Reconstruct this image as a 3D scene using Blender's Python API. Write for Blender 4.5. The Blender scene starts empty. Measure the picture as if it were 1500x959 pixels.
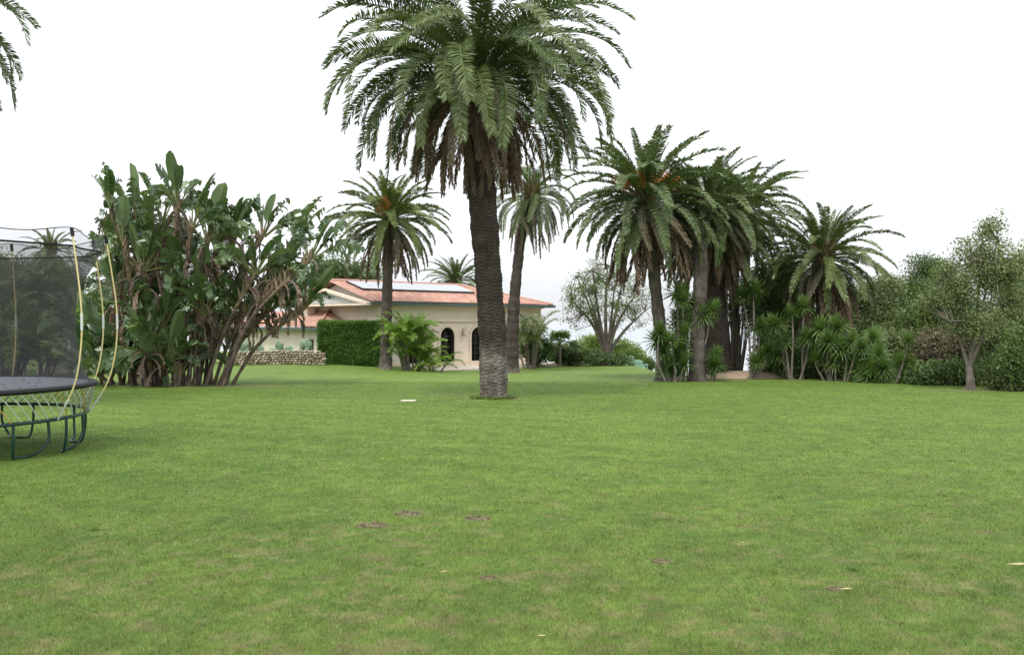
import bpy, math, random
import numpy as np
from mathutils import Vector, Matrix, Euler
R = math.radians
random.seed(7)
rs = np.random.RandomState(11)
col = bpy.context.scene.collection
sc = bpy.context.scene

# ------------------------------------------------------------------ camera
F, HZ, CX, EYE = 1250.0, 470.0, 750.0, 1.6
cam = bpy.data.objects.new('camera', bpy.data.cameras.new('camera'))
col.objects.link(cam); sc.camera = cam
cam.location = (0, 0, EYE); cam.rotation_euler = (R(90), 0, 0)
cam.data.sensor_width = 36; cam.data.lens = 36*F/1500
cam.data.shift_y = (HZ-479.5)/1500
cam.data.clip_start = 0.1; cam.data.clip_end = 60000

# ------------------------------------------------------------------ sky, sun, exposure
SUN_EL, SUN_AZ = 58, 200
w = bpy.data.worlds.new("World"); sc.world = w; w.use_nodes = True
nt = w.node_tree; nt.nodes.clear()
out = nt.nodes.new('ShaderNodeOutputWorld'); bg = nt.nodes.new('ShaderNodeBackground')
sky = nt.nodes.new('ShaderNodeTexSky'); sky.sky_type = 'NISHITA'; sky.sun_disc = False
sky.sun_elevation = R(SUN_EL); sky.sun_rotation = R(SUN_AZ); sky.air_density = 1; sky.dust_density = 3
tc = nt.nodes.new('ShaderNodeTexCoord'); nz = nt.nodes.new('ShaderNodeTexNoise')
mp = nt.nodes.new('ShaderNodeMapping'); mp.inputs['Scale'].default_value = (1, 1, 5)
nt.links.new(tc.outputs['Generated'], mp.inputs[0]); nt.links.new(mp.outputs[0], nz.inputs['Vector'])
nz.inputs['Scale'].default_value = 1.6; nz.inputs['Detail'].default_value = 5
cr = nt.nodes.new('ShaderNodeValToRGB'); cr.color_ramp.elements[0].position = .3; cr.color_ramp.elements[1].position = .75
cr.color_ramp.elements[0].color = (.74, .77, .82, 1); cr.color_ramp.elements[1].color = (.93, .94, .95, 1)
nt.links.new(nz.outputs['Fac'], cr.inputs[0])
vm = nt.nodes.new('ShaderNodeVectorMath'); vm.operation = 'SCALE'; vm.inputs['Scale'].default_value = 10.5
nt.links.new(cr.outputs[0], vm.inputs[0])
sx = nt.nodes.new('ShaderNodeSeparateXYZ'); nt.links.new(tc.outputs['Generated'], sx.inputs[0])
hm = nt.nodes.new('ShaderNodeMapRange'); hm.inputs['From Min'].default_value = -.02; hm.inputs['From Max'].default_value = .3
hm.inputs['To Min'].default_value = 5.0; hm.inputs['To Max'].default_value = 10.8; nt.links.new(sx.outputs[2], hm.inputs[0]); nt.links.new(hm.outputs[0], vm.inputs['Scale'])
mx = nt.nodes.new('ShaderNodeMix'); mx.data_type = 'RGBA'; mx.inputs['Factor'].default_value = .88
nt.links.new(sky.outputs[0], mx.inputs[6]); nt.links.new(vm.outputs[0], mx.inputs[7])
nt.links.new(mx.outputs[2], bg.inputs[0]); bg.inputs[1].default_value = 0.12
nt.links.new(bg.outputs[0], out.inputs[0])
sl = bpy.data.lights.new('sun', 'SUN'); sl.energy = 1.5; sl.angle = R(12); sl.color = (1, .96, .9)
sun = bpy.data.objects.new('sun', sl); col.objects.link(sun)
sa, se = R(SUN_AZ), R(SUN_EL)
sd = Vector((math.sin(sa)*math.cos(se), math.cos(sa)*math.cos(se), math.sin(se)))
sun.rotation_euler = sd.to_track_quat('Z', 'Y').to_euler()
sc.view_settings.view_transform = 'Standard'; sc.view_settings.look = 'None'
sc.view_settings.exposure = 0.72; sc.view_settings.gamma = 1
sc.cycles.max_bounces = 8; sc.cycles.transparent_max_bounces = 24
sc.cycles.diffuse_bounces = 3; sc.cycles.glossy_bounces = 2; sc.cycles.transmission_bounces = 3
sc.cycles.use_denoising = True

# ------------------------------------------------------------------ helpers
def h2(ix, iy, s):
    n = (ix.astype(np.int64)*374761393 + iy.astype(np.int64)*668265263 + s*982451653) & 0x7fffffff
    n = (n ^ (n >> 13))*1274126177 & 0x7fffffff
    return ((n ^ (n >> 16)) & 0xffff)/65535.0
def vnoise(x, y, s=0):
    xi = np.floor(x); yi = np.floor(y); fx = x-xi; fy = y-yi
    fx = fx*fx*(3-2*fx); fy = fy*fy*(3-2*fy); xi = xi.astype(int); yi = yi.astype(int)
    a = h2(xi, yi, s); b = h2(xi+1, yi, s); c = h2(xi, yi+1, s); d = h2(xi+1, yi+1, s)
    return (a*(1-fx)+b*fx)*(1-fy)+(c*(1-fx)+d*fx)*fy
def fbm(x, y, s=0, o=4):
    v = 0; a = .5; t = 0
    for k in range(o):
        v = v+a*vnoise(x*2**k, y*2**k, s+k); t += a; a *= .5
    return v/t
_ep = [-4000, 600, 770, 800, 880, 935, 965, 1000, 1060, 1090, 1130, 1200, 1400, 1600, 5000]
_ed = [110, 110, 95, 64, 63, 54, 44, 40, 42, 42, 44, 50, 55, 60, 70]
def ground(X, Y):
    X = np.asarray(X, float); Y = np.asarray(Y, float)
    z = -.024*np.clip(Y, -20, 95)
    z = z+.36*np.exp(-((X+12)/5.5)**2-((Y-49)/8)**2)
    z = z-.17*np.exp(-((X+1)/5)**2-((Y-50)/6)**2)
    z = z+.03*(fbm(X/6+50, Y/6+50, 3, 2)-.5)
    px = CX+F*X/np.maximum(Y, 1)
    e = np.interp(px, _ep, _ed); d = np.clip(Y-e, 0, None)
    drop = np.where(d < 4, d*d*.035, .56+(d-4)*.28)
    return z-np.minimum(drop, 40)
def gz(x, y): return float(ground(x, y))
def at(px, py, Y): return Vector(((px-CX)*Y/F, Y, EYE-(py-HZ)*Y/F))
def on(px, Y):
    x = (px-CX)*Y/F; return Vector((x, Y, gz(x, Y)))
def gp(px, py):
    Y = 2000/(py-500)
    for _ in range(60):
        z = gz((px-CX)*Y/F, Y); Y = .5*Y+.5*(EYE-z)*F/(py-HZ)
    return on(px, Y)

class G:
    """collects geometry for one mesh object"""
    def __init__(s): s.V = []; s.P = []; s.A = []; s.n = 0
    def add(s, V, Fc, a=None):
        V = np.asarray(V, float).reshape(-1, 3); Fc = np.asarray(Fc, int)
        s.V.append(V); s.P.append(Fc+s.n); s.n += len(V)
        if a is None: a = .5
        s.A.append(np.broadcast_to(np.asarray(a, float), (len(V),)).copy())
        return s
    def box(s, x0, x1, y0, y1, z0, z1, a=None, M=None):
        V = np.array([(x, y, z) for x in (x0, x1) for y in (y0, y1) for z in (z0, z1)], float)
        if M is not None: V = V@np.array(M.to_3x3()).T+np.array(M.translation)
        return s.add(V, [(0, 1, 3, 2), (4, 6, 7, 5), (0, 4, 5, 1), (2, 3, 7, 6), (0, 2, 6, 4), (1, 5, 7, 3)], a)
    def tube(s, pts, rad, n=8, a=None, cap=True):
        V, Q = tube(pts, rad, n); s.add(V, Q, a)
        if cap:
            k = len(pts)-1
            for b, o in ((0, 1), (k*n, -1)):
                s.add(np.vstack([V[b:b+n], V[b:b+n].mean(0)]), [(i, (i+1) % n, n) for i in range(n)], a)
        return s
    def build(s, name, m, parent=None, smooth=False, loc=None):
        me = bpy.data.meshes.new(name)
        V = np.vstack(s.V); me.vertices.add(len(V)); me.vertices.foreach_set('co', V.ravel())
        tot = np.concatenate([np.full(len(p), p.shape[1]) for p in s.P])
        lp = np.concatenate([p.ravel() for p in s.P])
        st = np.concatenate([[0], np.cumsum(tot)[:-1]])
        me.loops.add(len(lp)); me.loops.foreach_set('vertex_index', lp.astype(np.int32))
        me.polygons.add(len(tot)); me.polygons.foreach_set('loop_start', st.astype(np.int32))
        me.polygons.foreach_set('loop_total', tot.astype(np.int32))
        me.polygons.foreach_set('use_smooth', np.full(len(tot), smooth))
        at_ = me.attributes.new('var', 'FLOAT', 'POINT'); at_.data.foreach_set('value', np.concatenate(s.A).astype(np.float32))
        me.materials.append(m); me.update(calc_edges=True)
        o = bpy.data.objects.new(name, me); col.objects.link(o)
        if parent is not None: o.parent = parent
        if loc is not None: o.location = loc
        return o
def tube(pts, rad, n=8):
    P = np.asarray(pts, float).reshape(-1, 3); k = len(P)
    rad = np.broadcast_to(np.asarray(rad, float), (k,))
    T = np.gradient(P, axis=0); T /= np.linalg.norm(T, axis=1)[:, None]+1e-9
    ref = np.array([1, 0, 0.]) if abs(T[:, 0]).mean() < .7 else np.array([0, 1, 0.])
    A = np.cross(T, ref); A /= np.linalg.norm(A, axis=1)[:, None]+1e-9; B = np.cross(T, A)
    th = np.arange(n)*2*math.pi/n
    V = P[:, None]+rad[:, None, None]*(np.cos(th)[None, :, None]*A[:, None]+np.sin(th)[None, :, None]*B[:, None])
    i = np.arange(k-1)[:, None]*n; j = np.arange(n)[None]; j2 = (j+1) % n
    Q = np.stack([i+j, i+j2, i+n+j2, i+n+j], -1).reshape(-1, 4)
    return V.reshape(-1, 3), Q
def spline(P, n):
    P = np.asarray(P, float); t = np.linspace(0, len(P)-1, n)
    out = []
    Q = np.vstack([2*P[0]-P[1], P, 2*P[-1]-P[-2]])
    for u in t:
        i = min(int(u), len(P)-2); f = u-i; a, b, c, d = Q[i:i+4]
        out.append(.5*(2*b+(c-a)*f+(2*a-5*b+4*c-d)*f*f+(3*b-a-3*c+d)*f**3))
    return np.array(out)
def tag(o, label=None, cat=None, group=None, kind=None):
    if label: o['label'] = label
    if cat: o['category'] = cat
    if group: o['group'] = group
    if kind: o['kind'] = kind
    return o
def empty(name, loc, rz=0, **k):
    o = bpy.data.objects.new(name, None); col.objects.link(o); o.location = loc; o.rotation_euler = (0, 0, rz)
    o.empty_display_size = .2
    return tag(o, **k)
def unit(v): return v/(np.linalg.norm(v, axis=-1, keepdims=True)+1e-9)

# ------------------------------------------------------------------ materials
def mat(name, c1, c2=None, rough=.6, spec=.3, transl=0, noise=None, bump=None, wpos=True, rnd=0, metal=0, hv=None):
    """base colour = mix(c1, c2, var attribute), broken up by a noise in object space"""
    m = bpy.data.materials.new(name); m.use_nodes = True; N = m.node_tree.nodes; L = m.node_tree.links
    b = N['Principled BSDF']; o = N['Material Output']
    b.inputs['Roughness'].default_value = rough; b.inputs['Specular IOR Level'].default_value = spec
    b.inputs['Metallic'].default_value = metal
    at_ = N.new('ShaderNodeAttribute'); at_.attribute_name = 'var'
    fac = at_.outputs['Fac']
    if rnd:
        oi = N.new('ShaderNodeObjectInfo'); ma = N.new('ShaderNodeMath'); ma.operation = 'MULTIPLY_ADD'
        L.new(oi.outputs['Random'], ma.inputs[0]); ma.inputs[1].default_value = rnd; 
        mb = N.new('ShaderNodeMath'); mb.operation = 'SUBTRACT'; L.new(fac, mb.inputs[0]); mb.inputs[1].default_value = rnd/2
        L.new(mb.outputs[0], ma.inputs[2]); ma.use_clamp = True; fac = ma.outputs[0]
    mx = N.new('ShaderNodeMix'); mx.data_type = 'RGBA'
    L.new(fac, mx.inputs['Factor']); mx.inputs[6].default_value = (*c1, 1); mx.inputs[7].default_value = (*(c2 or c1), 1)
    colr = mx.outputs[2]
    tcn = N.new('ShaderNodeTexCoord')
    if noise:
        n = N.new('ShaderNodeTexNoise'); n.inputs['Scale'].default_value = noise[0]; n.inputs['Detail'].default_value = 5
        L.new(tcn.outputs['Object'], n.inputs['Vector'])
        mr = N.new('ShaderNodeMapRange'); mr.inputs['From Min'].default_value = .3; mr.inputs['From Max'].default_value = .7
        mr.inputs['To Min'].default_value = 1-noise[1]; mr.inputs['To Max'].default_value = 1+noise[1]
        L.new(n.outputs['Fac'], mr.inputs['Value'])
        sv = N.new('ShaderNodeVectorMath'); sv.operation = 'SCALE'; L.new(colr, sv.inputs[0]); L.new(mr.outputs[0], sv.inputs['Scale'])
        colr = sv.outputs[0]
    L.new(colr, b.inputs['Base Color'])
    if bump:
        n = N.new('ShaderNodeTexNoise'); n.inputs['Scale'].default_value = bump[0]; n.inputs['Detail'].default_value = 6
        L.new(tcn.outputs['Object'], n.inputs['Vector'])
        bp = N.new('ShaderNodeBump'); bp.inputs['Strength'].default_value = bump[1]; bp.inputs['Distance'].default_value = bump[2] if len(bump) > 2 else .02
        L.new(n.outputs['Fac'], bp.inputs['Height']); L.new(bp.outputs[0], b.inputs['Normal'])
    if transl:
        t = N.new('ShaderNodeBsdfTranslucent'); s = N.new('ShaderNodeMixShader'); s.inputs[0].default_value = transl
        g = N.new('ShaderNodeVectorMath'); g.operation = 'MULTIPLY'; L.new(colr, g.inputs[0]); g.inputs[1].default_value = (1.25, 1.35, .6)
        L.new(g.outputs[0], t.inputs[0]); L.new(b.outputs[0], s.inputs[1]); L.new(t.outputs[0], s.inputs[2]); L.new(s.outputs[0], o.inputs[0])
    return m
M = {}
M['frond'] = mat('palm_leaflet', (.055, .094, .025), (.165, .21, .064), .36, .6, .16, rnd=.5)
M['frond_dk'] = mat('palm_leaflet_grey_green', (.065, .108, .034), (.18, .23, .085), .4, .55, .14, rnd=.5)
M['frond_lt'] = mat('palm_leaflet_yellow_green', (.075, .12, .03), (.18, .22, .06), .45, .4, .2, rnd=.5)
M['frond_old'] = mat('ageing_palm_leaflet', (.06, .08, .034), (.19, .15, .1), .6, .3, .12, rnd=.5)
M['frond_dead'] = mat('dead_palm_leaflet', (.12, .085, .062), (.3, .215, .16), .8, .1, .12, rnd=.6)
M['boss'] = mat('palm_leaf_bases', (.07, .05, .03), (.22, .16, .08), .8, .2, noise=(6, .4))
M['fruit'] = mat('orange_fruit_stalk', (.42, .15, .03), (.6, .26, .06), .6, .3)
M['trunk'] = mat('palm_bark', (.045, .034, .029), (.3, .27, .235), .9, .1, noise=(3, .25), bump=(30, .6, .02))
M['bark'] = mat('grey_bark', (.1, .085, .07), (.22, .19, .16), .9, .1, noise=(5, .3), bump=(18, .6, .03))
M['strel'] = mat('paddle_leaf', (.04, .085, .034), (.16, .225, .1), .3, .65, .18, noise=(1.5, .25))
M['strel_dead'] = mat('dry_paddle_leaf', (.1, .075, .06), (.3, .22, .17), .85, .1, .1)
M['strel_stem'] = mat('fibrous_stem', (.12, .1, .085), (.25, .18, .115), .9, .1, noise=(4, .45), bump=(25, .6, .02))
M['petiole'] = mat('green_leaf_stalk', (.09, .13, .04), (.2, .2, .08), .5, .4)
M['yucca'] = mat('sword_leaf', (.05, .105, .022), (.15, .24, .06), .45, .4, .18, rnd=.5)
M['dkleaf'] = mat('dark_leaf', (.05, .09, .03), (.14, .21, .065), .5, .35, .18)
M['midleaf'] = mat('mid_green_leaf', (.06, .105, .03), (.16, .225, .065), .5, .35, .22)
M['oliveleaf'] = mat('grey_olive_leaf', (.095, .135, .055), (.25, .3, .13), .6, .3, .2)
M['limeleaf'] = mat('lime_leaf', (.12, .2, .04), (.3, .4, .11), .5, .35, .3)
M['dryleaf'] = mat('dry_twiggy_leaf', (.1, .095, .06), (.25, .22, .145), .8, .2, .15)
M['hedge'] = mat('hedge_leaf', (.045, .11, .018), (.14, .26, .045), .5, .35, .2)
M['areca'] = mat('areca_leaflet', (.09, .17, .025), (.27, .4, .07), .45, .4, .28, rnd=.4)
M['cactus'] = mat('cactus_pad', (.13, .2, .14), (.26, .34, .24), .6, .3, noise=(3, .15))
M['stone'] = mat('field_stone', (.2, .16, .11), (.5, .43, .33), .9, .15, noise=(6, .25), bump=(20, .5, .02))
M['stucco'] = mat('cream_limestone', (.76, .66, .55), (.82, .73, .62), .85, .2, noise=(1.2, .06), bump=(60, .15, .01))
M['trim'] = mat('pale_stone_trim', (.76, .62, .5), (.8, .68, .56), .8, .2, noise=(3, .05))
M['tile'] = mat('terracotta_tile', (.3, .14, .1), (.53, .34, .27), .85, .15, noise=(14, .2))
M['copper'] = mat('weathered_copper_gutter', (.06, .095, .085), (.1, .14, .125), .5, .4, noise=(2, .2))
M['greyroof'] = mat('grey_flashing', (.42, .43, .42), (.5, .5, .48), .6, .3, noise=(2, .1))
M['darkframe'] = mat('bronze_frame', (.05, .04, .032), rough=.4)
M['glass'] = mat('dark_glass', (.012, .015, .02), rough=.04, spec=.8)
M['solar'] = mat('solar_glass', (.3, .31, .33), rough=.3, spec=.6)
M['slab'] = mat('terrace_stone', (.62, .55, .47), (.68, .61, .52), .8, .2, noise=(2, .1))
M['soil'] = mat('bare_soil', (.08, .068, .038), (.2, .17, .105), .95, .05, noise=(9, .4), bump=(25, .8, .02))
M['sand'] = mat('sandy_soil', (.38, .29, .2), (.44, .35, .25), .95, .05, noise=(4, .15), bump=(20, .5, .03))
M['matfab'] = mat('trampoline_fabric', (.16, .165, .2), rough=.55, spec=.4, noise=(3, .08))
M['blackpad'] = mat('black_edge_pad', (.012, .012, .013), rough=.7, bump=(60, .3, .005))
M['green_steel'] = mat('dark_green_steel', (.008, .04, .033), rough=.35, spec=.5)
M['white_rod'] = mat('white_fibreglass', (.6, .62, .6), rough=.4, rnd=0)
M['tan_rod'] = mat('tan_fibreglass', (.55, .38, .14), rough=.4)
M['yel_rod'] = mat('yellow_fibreglass', (.68, .57, .27), rough=.45)
M['fallen'] = mat('brown_fallen_leaf', (.05, .03, .015), (.4, .34, .16), .8)
M['plast'] = mat('pale_green_resin', (.45, .68, .56), rough=.35, spec=.5)
M['white'] = mat('white_plastic', (.75, .74, .72), rough=.5)
M['brass'] = mat('aged_brass', (.5, .42, .3), rough=.5)
def net_mat(name, op, c):
    m = bpy.data.materials.new(name); m.use_nodes = True; N = m.node_tree.nodes; L = m.node_tree.links
    b = N['Principled BSDF']; b.inputs['Base Color'].default_value = (*c, 1); b.inputs['Roughness'].default_value = .7
    t = N.new('ShaderNodeBsdfTransparent'); s = N.new('ShaderNodeMixShader')
    # woven mesh: seen at a slant the threads close up
    lw = N.new('ShaderNodeLayerWeight'); lw.inputs[0].default_value = .35
    mr = N.new('ShaderNodeMapRange'); mr.inputs['To Min'].default_value = op; mr.inputs['To Max'].default_value = min(1, op+.3)
    L.new(lw.outputs['Facing'], mr.inputs['Value']); L.new(mr.outputs[0], s.inputs[0])
    L.new(t.outputs[0], s.inputs[1]); L.new(b.outputs[0], s.inputs[2]); L.new(s.outputs[0], N['Material Output'].inputs[0])
    return m
M['net'] = net_mat('black_safety_net', .42, (.022, .023, .027))
M['net_top'] = net_mat('light_net_border', .1, (.1, .1, .12))

# ------------------------------------------------------------------ lawn colour field (used by the turf and by the blades)
SOIL = []   # (x, y, rx, ry)
def lawn_var(X, Y):
    """0 lush dark .. 1 yellow green ; second value 0..1 dryness"""
    v = .24*fbm(X/1.1, Y/1.1, 20, 4)+.24*fbm(X/4.5+9, Y/4.5, 31, 3)+.52*fbm(X*3.5, Y*3.5, 5, 4)
    v = (v-.5)*1.7+.56
    # mowing passes: lawn brushed in broad strips
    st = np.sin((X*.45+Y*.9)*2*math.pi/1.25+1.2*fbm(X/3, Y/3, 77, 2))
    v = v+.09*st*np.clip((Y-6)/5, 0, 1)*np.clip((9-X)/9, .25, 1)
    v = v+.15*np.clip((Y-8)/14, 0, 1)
    d = .5+.45*(fbm(X/.45+3, Y/.45, 51, 4)-.5)+.35*(fbm(X/2.2, Y/2.2, 60, 3)-.5)+1.5*(fbm(X*9, Y*9, 66, 3)-.5)
    near = np.clip((9-Y)/4.5, 0, 1)-.55*np.clip((Y-10)/6, 0, 1)
    right = np.clip((X-.5)/3, 0, 1)*np.clip((11-Y)/4, 0, 1)*.5
    dry = np.clip((d-.66+.15*near+.08*right)*2.6, 0, 1)
    return np.clip(v, 0, 1), dry*(.3+.7*np.clip((16-Y)/10, 0, 1))
def soil_mask(X, Y):
    m = np.zeros_like(X)
    for (x, y, rx, ry) in SOIL:
        d = np.sqrt(((X-x)/rx)**2+((Y-y)/ry)**2)
        m = np.maximum(m, np.clip((1.05-d+(fbm(X*2.5, Y*2.5, 88, 3)-.5)*.7+(fbm(X*13, Y*13, 89, 3)-.5)*1.3)*1.6, 0, 1))
    return m
for px, py, rx, ry in ((724, 583, .75, .55), (565, 533, .9, .8), (747, 545, .8, .7), (975, 557, 1.7, .9), (1023, 558, 1.2, .6), (1422, 571, 1.6, .8), (300, 565, 3.4, 1.0), (1050, 556, 2, 1)):
    p = gp(px, py); SOIL.append((p.x, p.y, rx, ry))
SOIL.append((-1.9, 25.6, .7, .35))
DIRT = []
for px, py, rr in ((545, 769, .1), (597, 752, .09), (701, 759, .085), (968, 822, .055), (715, 846, .04), (1222, 862, .035)):
    p = gp(px, py); DIRT.append((p.x, p.y, rr, p.z))
for d_ in DIRT: SOIL.append((d_[0], d_[1], d_[2]*1.7, d_[2]*1.5))
def turf_mat(name, blade):
    m = bpy.data.materials.new(name); m.use_nodes = True; N = m.node_tree.nodes; L = m.node_tree.links
    b = N['Principled BSDF']; b.inputs['Roughness'].default_value = .75; b.inputs['Specular IOR Level'].default_value = .12
    at_ = N.new('ShaderNodeAttribute'); at_.attribute_name = 'tint'
    colr = at_.outputs['Color']
    if not blade:
        g = N.new('ShaderNodeNewGeometry')
        def nz(s, lo, hi, stretch=None):
            n = N.new('ShaderNodeTexNoise'); n.inputs['Scale'].default_value = s; n.inputs['Detail'].default_value = 6; n.inputs['Roughness'].default_value = .65
            L.new(g.outputs['Position'], n.inputs['Vector'])
            r = N.new('ShaderNodeMapRange'); r.inputs['From Min'].default_value = .3; r.inputs['From Max'].default_value = .7
            r.inputs['To Min'].default_value = lo; r.inputs['To Max'].default_value = hi; L.new(n.outputs['Fac'], r.inputs[0]); return n, r
        n1, r1 = nz(14, .78, 1.2); n2, r2 = nz(2.2, .9, 1.1)
        mu = N.new('ShaderNodeMath'); mu.operation = 'MULTIPLY'; L.new(r1.outputs[0], mu.inputs[0]); L.new(r2.outputs[0], mu.inputs[1])
        sv = N.new('ShaderNodeVectorMath'); sv.operation = 'SCALE'; L.new(colr, sv.inputs[0]); L.new(mu.outputs[0], sv.inputs['Scale']); colr = sv.outputs[0]
        bp = N.new('ShaderNodeBump'); bp.inputs['Strength'].default_value = .5; bp.inputs['Distance'].default_value = .03
        L.new(n1.outputs['Fac'], bp.inputs['Height']); L.new(bp.outputs[0], b.inputs['Normal'])
        L.new(colr, b.inputs['Base Color'])
    else:
        L.new(colr, b.inputs['Base Color']); b.inputs['Roughness'].default_value = .5; b.inputs['Specular IOR Level'].default_value = .25
        t = N.new('ShaderNodeBsdfTranslucent'); s = N.new('ShaderNodeMixShader'); s.inputs[0].default_value = .3
        L.new(colr, t.inputs[0]); L.new(b.outputs[0], s.inputs[1]); L.new(t.outputs[0], s.inputs[2]); L.new(s.outputs[0], N['Material Output'].inputs[0])
    return m
C_DK = np.array((.07, .138, .023)); C_LT = np.array((.17, .252, .05)); C_DRY = np.array((.235, .205, .095)); C_SOIL = np.array((.21, .16, .11))
def lawn_rgb(X, Y, gain=1.0, jit=None):
    v, d = lawn_var(X, Y)
    if jit is not None: v = np.clip(v+jit, 0, 1.2)
    c = C_DK+(C_LT-C_DK)*v[:, None]
    c = c+(C_DRY-c)*(d*.62)[:, None]
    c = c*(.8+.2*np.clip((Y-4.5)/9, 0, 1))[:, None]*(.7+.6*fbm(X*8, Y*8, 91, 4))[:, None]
    s = soil_mask(X, Y); c = c+(C_SOIL-c)*(s*.55)[:, None]
    return c*gain
def set_tint(me, c):
    a = me.attributes.new('tint', 'FLOAT_COLOR', 'POINT')
    a.data.foreach_set('color', np.hstack([c, np.ones((len(c), 1))]).astype(np.float32).ravel())

# ------------------------------------------------------------------ ground sheet, sea, grass blades
ys = np.concatenate([np.linspace(-18, 2, 12), np.geomspace(2.3, 110, 430), np.geomspace(112, 420, 40)])
us = np.linspace(-1, 1, 520); us = np.sign(us)*(.35*abs(us)+.95*abs(us)**3)
U, YY = np.meshgrid(us, ys); XX = U*(np.maximum(YY, 0)+14)*1.15
ZZ = ground(XX, YY)
g = G(); nr, nc = XX.shape
idx = np.arange(nr*nc).reshape(nr, nc)
Q = np.stack([idx[:-1, :-1], idx[:-1, 1:], idx[1:, 1:], idx[1:, :-1]], -1).reshape(-1, 4)
g.add(np.stack([XX.ravel(), YY.ravel(), ZZ.ravel()], 1), Q)
lawn = g.build('lawn', turf_mat('turf', False), smooth=True); tag(lawn, kind='structure')
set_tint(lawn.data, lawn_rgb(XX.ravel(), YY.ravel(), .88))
sea_m = bpy.data.materials.new('sea_water'); sea_m.use_nodes = True
b = sea_m.node_tree.nodes['Principled BSDF']; b.inputs['Base Color'].default_value = (.3, .36, .4, 1); b.inputs['Roughness'].default_value = .12
g = G(); g.add([(-30000, 60, -27), (30000, 60, -27), (30000, 50000, -27), (-30000, 50000, -27)], [(0, 1, 2, 3)])
tag(g.build('sea', sea_m), kind='structure')

def blades(N, y0, y1, seed):
    r = np.random.RandomState(seed)
    Y = np.exp(r.uniform(math.log(y0), math.log(y1), N)); X = r.uniform(-1, 1, N)*(.66*Y+1.2)
    keep = r.rand(N) > soil_mask(X, Y)*.8
    v, d = lawn_var(X, Y); keep &= r.rand(N) > d*.35
    for (x, y, rr, _) in DIRT: keep &= ((X-x)**2+((Y-y)*1.2)**2) > (rr*r.uniform(.2, 1.1, N))**2
    X = X[keep]; Y = Y[keep]; N = len(X); Z = ground(X, Y)
    clump = fbm(X*3.5, Y*3.5, 5, 2)
    h = r.uniform(.012, .03, N)*(.6+.8*clump)*(1+.0*Y); wd = .0026*(Y/4)**.85*r.uniform(.6, 1.4, N)
    a = r.uniform(0, 2*math.pi, N); la = r.uniform(0, 2*math.pi, N); ln = r.uniform(.2, 1.1, N)*h
    dx = np.cos(a)*wd/2; dy = np.sin(a)*wd/2
    B = np.stack([X, Y, Z-.003], 1)
    v0 = B+np.stack([-dx, -dy, 0*X], 1); v1 = B+np.stack([dx, dy, 0*X], 1)
    v2 = B+np.stack([np.cos(la)*ln, np.sin(la)*ln, h], 1)
    V = np.stack([v0, v1, v2], 1).reshape(-1, 3)
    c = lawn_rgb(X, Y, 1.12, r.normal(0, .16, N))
    dry = r.rand(N) < .03+.17*np.clip((8.5-Y)/4.5, 0, 1)*(.4+1.2*fbm(X*1.6, Y*1.6, 44, 3)); c[dry] = C_DRY*r.uniform(.9, 1.6, dry.sum())[:, None]
    return V, np.repeat(c*r.uniform(.6, 1.38, N)[:, None], 3, 0)
V, c = blades(1050000, 3.4, 34, 5)
def tufts(seed):
    r = np.random.RandomState(seed); T = []; CC = []
    y = np.exp(r.uniform(math.log(3.6), math.log(12), 60)); x = r.uniform(-1, 1, 60)*(.66*y+1)
    ring = r.uniform(0, 6.28, 160); b = gp(724, 583); rx = r.uniform(.36, .62, 160)
    x = np.concatenate([x, b.x+np.cos(ring)*rx]); y = np.concatenate([y, b.y+np.sin(ring)*rx])
    for i in range(len(x)):
        n = r.randint(14, 40); q = r.uniform(.015, .05); X = x[i]+r.normal(0, q, n); Y = y[i]+r.normal(0, q, n); Z = ground(X, Y)
        h = r.uniform(.025, .055, n)*(.6 if i < 60 else 1.8); a = r.uniform(0, 6.28, n); l = r.uniform(.3, 1.2, n)*h; w_ = .0026*(y[i]/4)**.8
        B0 = np.stack([X, Y, Z], 1); D0 = np.stack([-np.sin(a)*w_, np.cos(a)*w_, 0*a], 1)
        T.append(np.stack([B0-D0, B0+D0, B0+np.stack([np.cos(a)*l, np.sin(a)*l, h], 1)], 1).reshape(-1, 3))
        CC.append(np.repeat(lawn_rgb(X, Y, r.choice([1.0, 1.1, 1.3]), r.normal(0, .1, n)), 3, 0))
    return np.vstack(T), np.vstack(CC)
V2, c2 = tufts(6); V = np.vstack([V, V2]); c = np.vstack([c, c2])
g = G(); g.add(V, np.arange(len(V)).reshape(-1, 3))
gr = g.build('grass', turf_mat('grass_blade', True)); tag(gr, kind='stuff'); set_tint(gr.data, c)

def soil_patch(x, y, r, z, label):
    rr = np.random.RandomState(int(abs(x)*1000)); g = G()
    n = 26; V = [(0, 0, .006)]
    for k, q in ((1, .5), (2, 1.0)):
        for i in range(n):
            a = i*2*math.pi/n; q2 = q*r*(1+.6*(rr.rand()-.5)); V.append((math.cos(a)*q2*1.3, math.sin(a)*q2, .01*rr.rand() if k == 1 else .002))
    Fq = [(0, 1+i, 1+(i+1) % n) for i in range(n)]
    g.add(V, Fq, rr.rand(len(V))); g.add(V, [(1+i, 1+n+i, 1+n+(i+1) % n, 1+(i+1) % n) for i in range(n)], rr.rand(len(V)))
    for k in range(60):
        a = rr.rand()*6.28; q = r*rr.rand()**.5*1.15; s = rr.uniform(.004, .015)*(r/.12)**.5
        blob(g, (math.cos(a)*q*1.2, math.sin(a)*q, s*.6), (s, s, s*.8), rr, rr.rand())
    o = g.build('soil_patch', M['soil'], smooth=False, loc=(x, y, z)); tag(o, label, 'soil patch', 'bare soil patches dug in the lawn')
_ico = None
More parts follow.
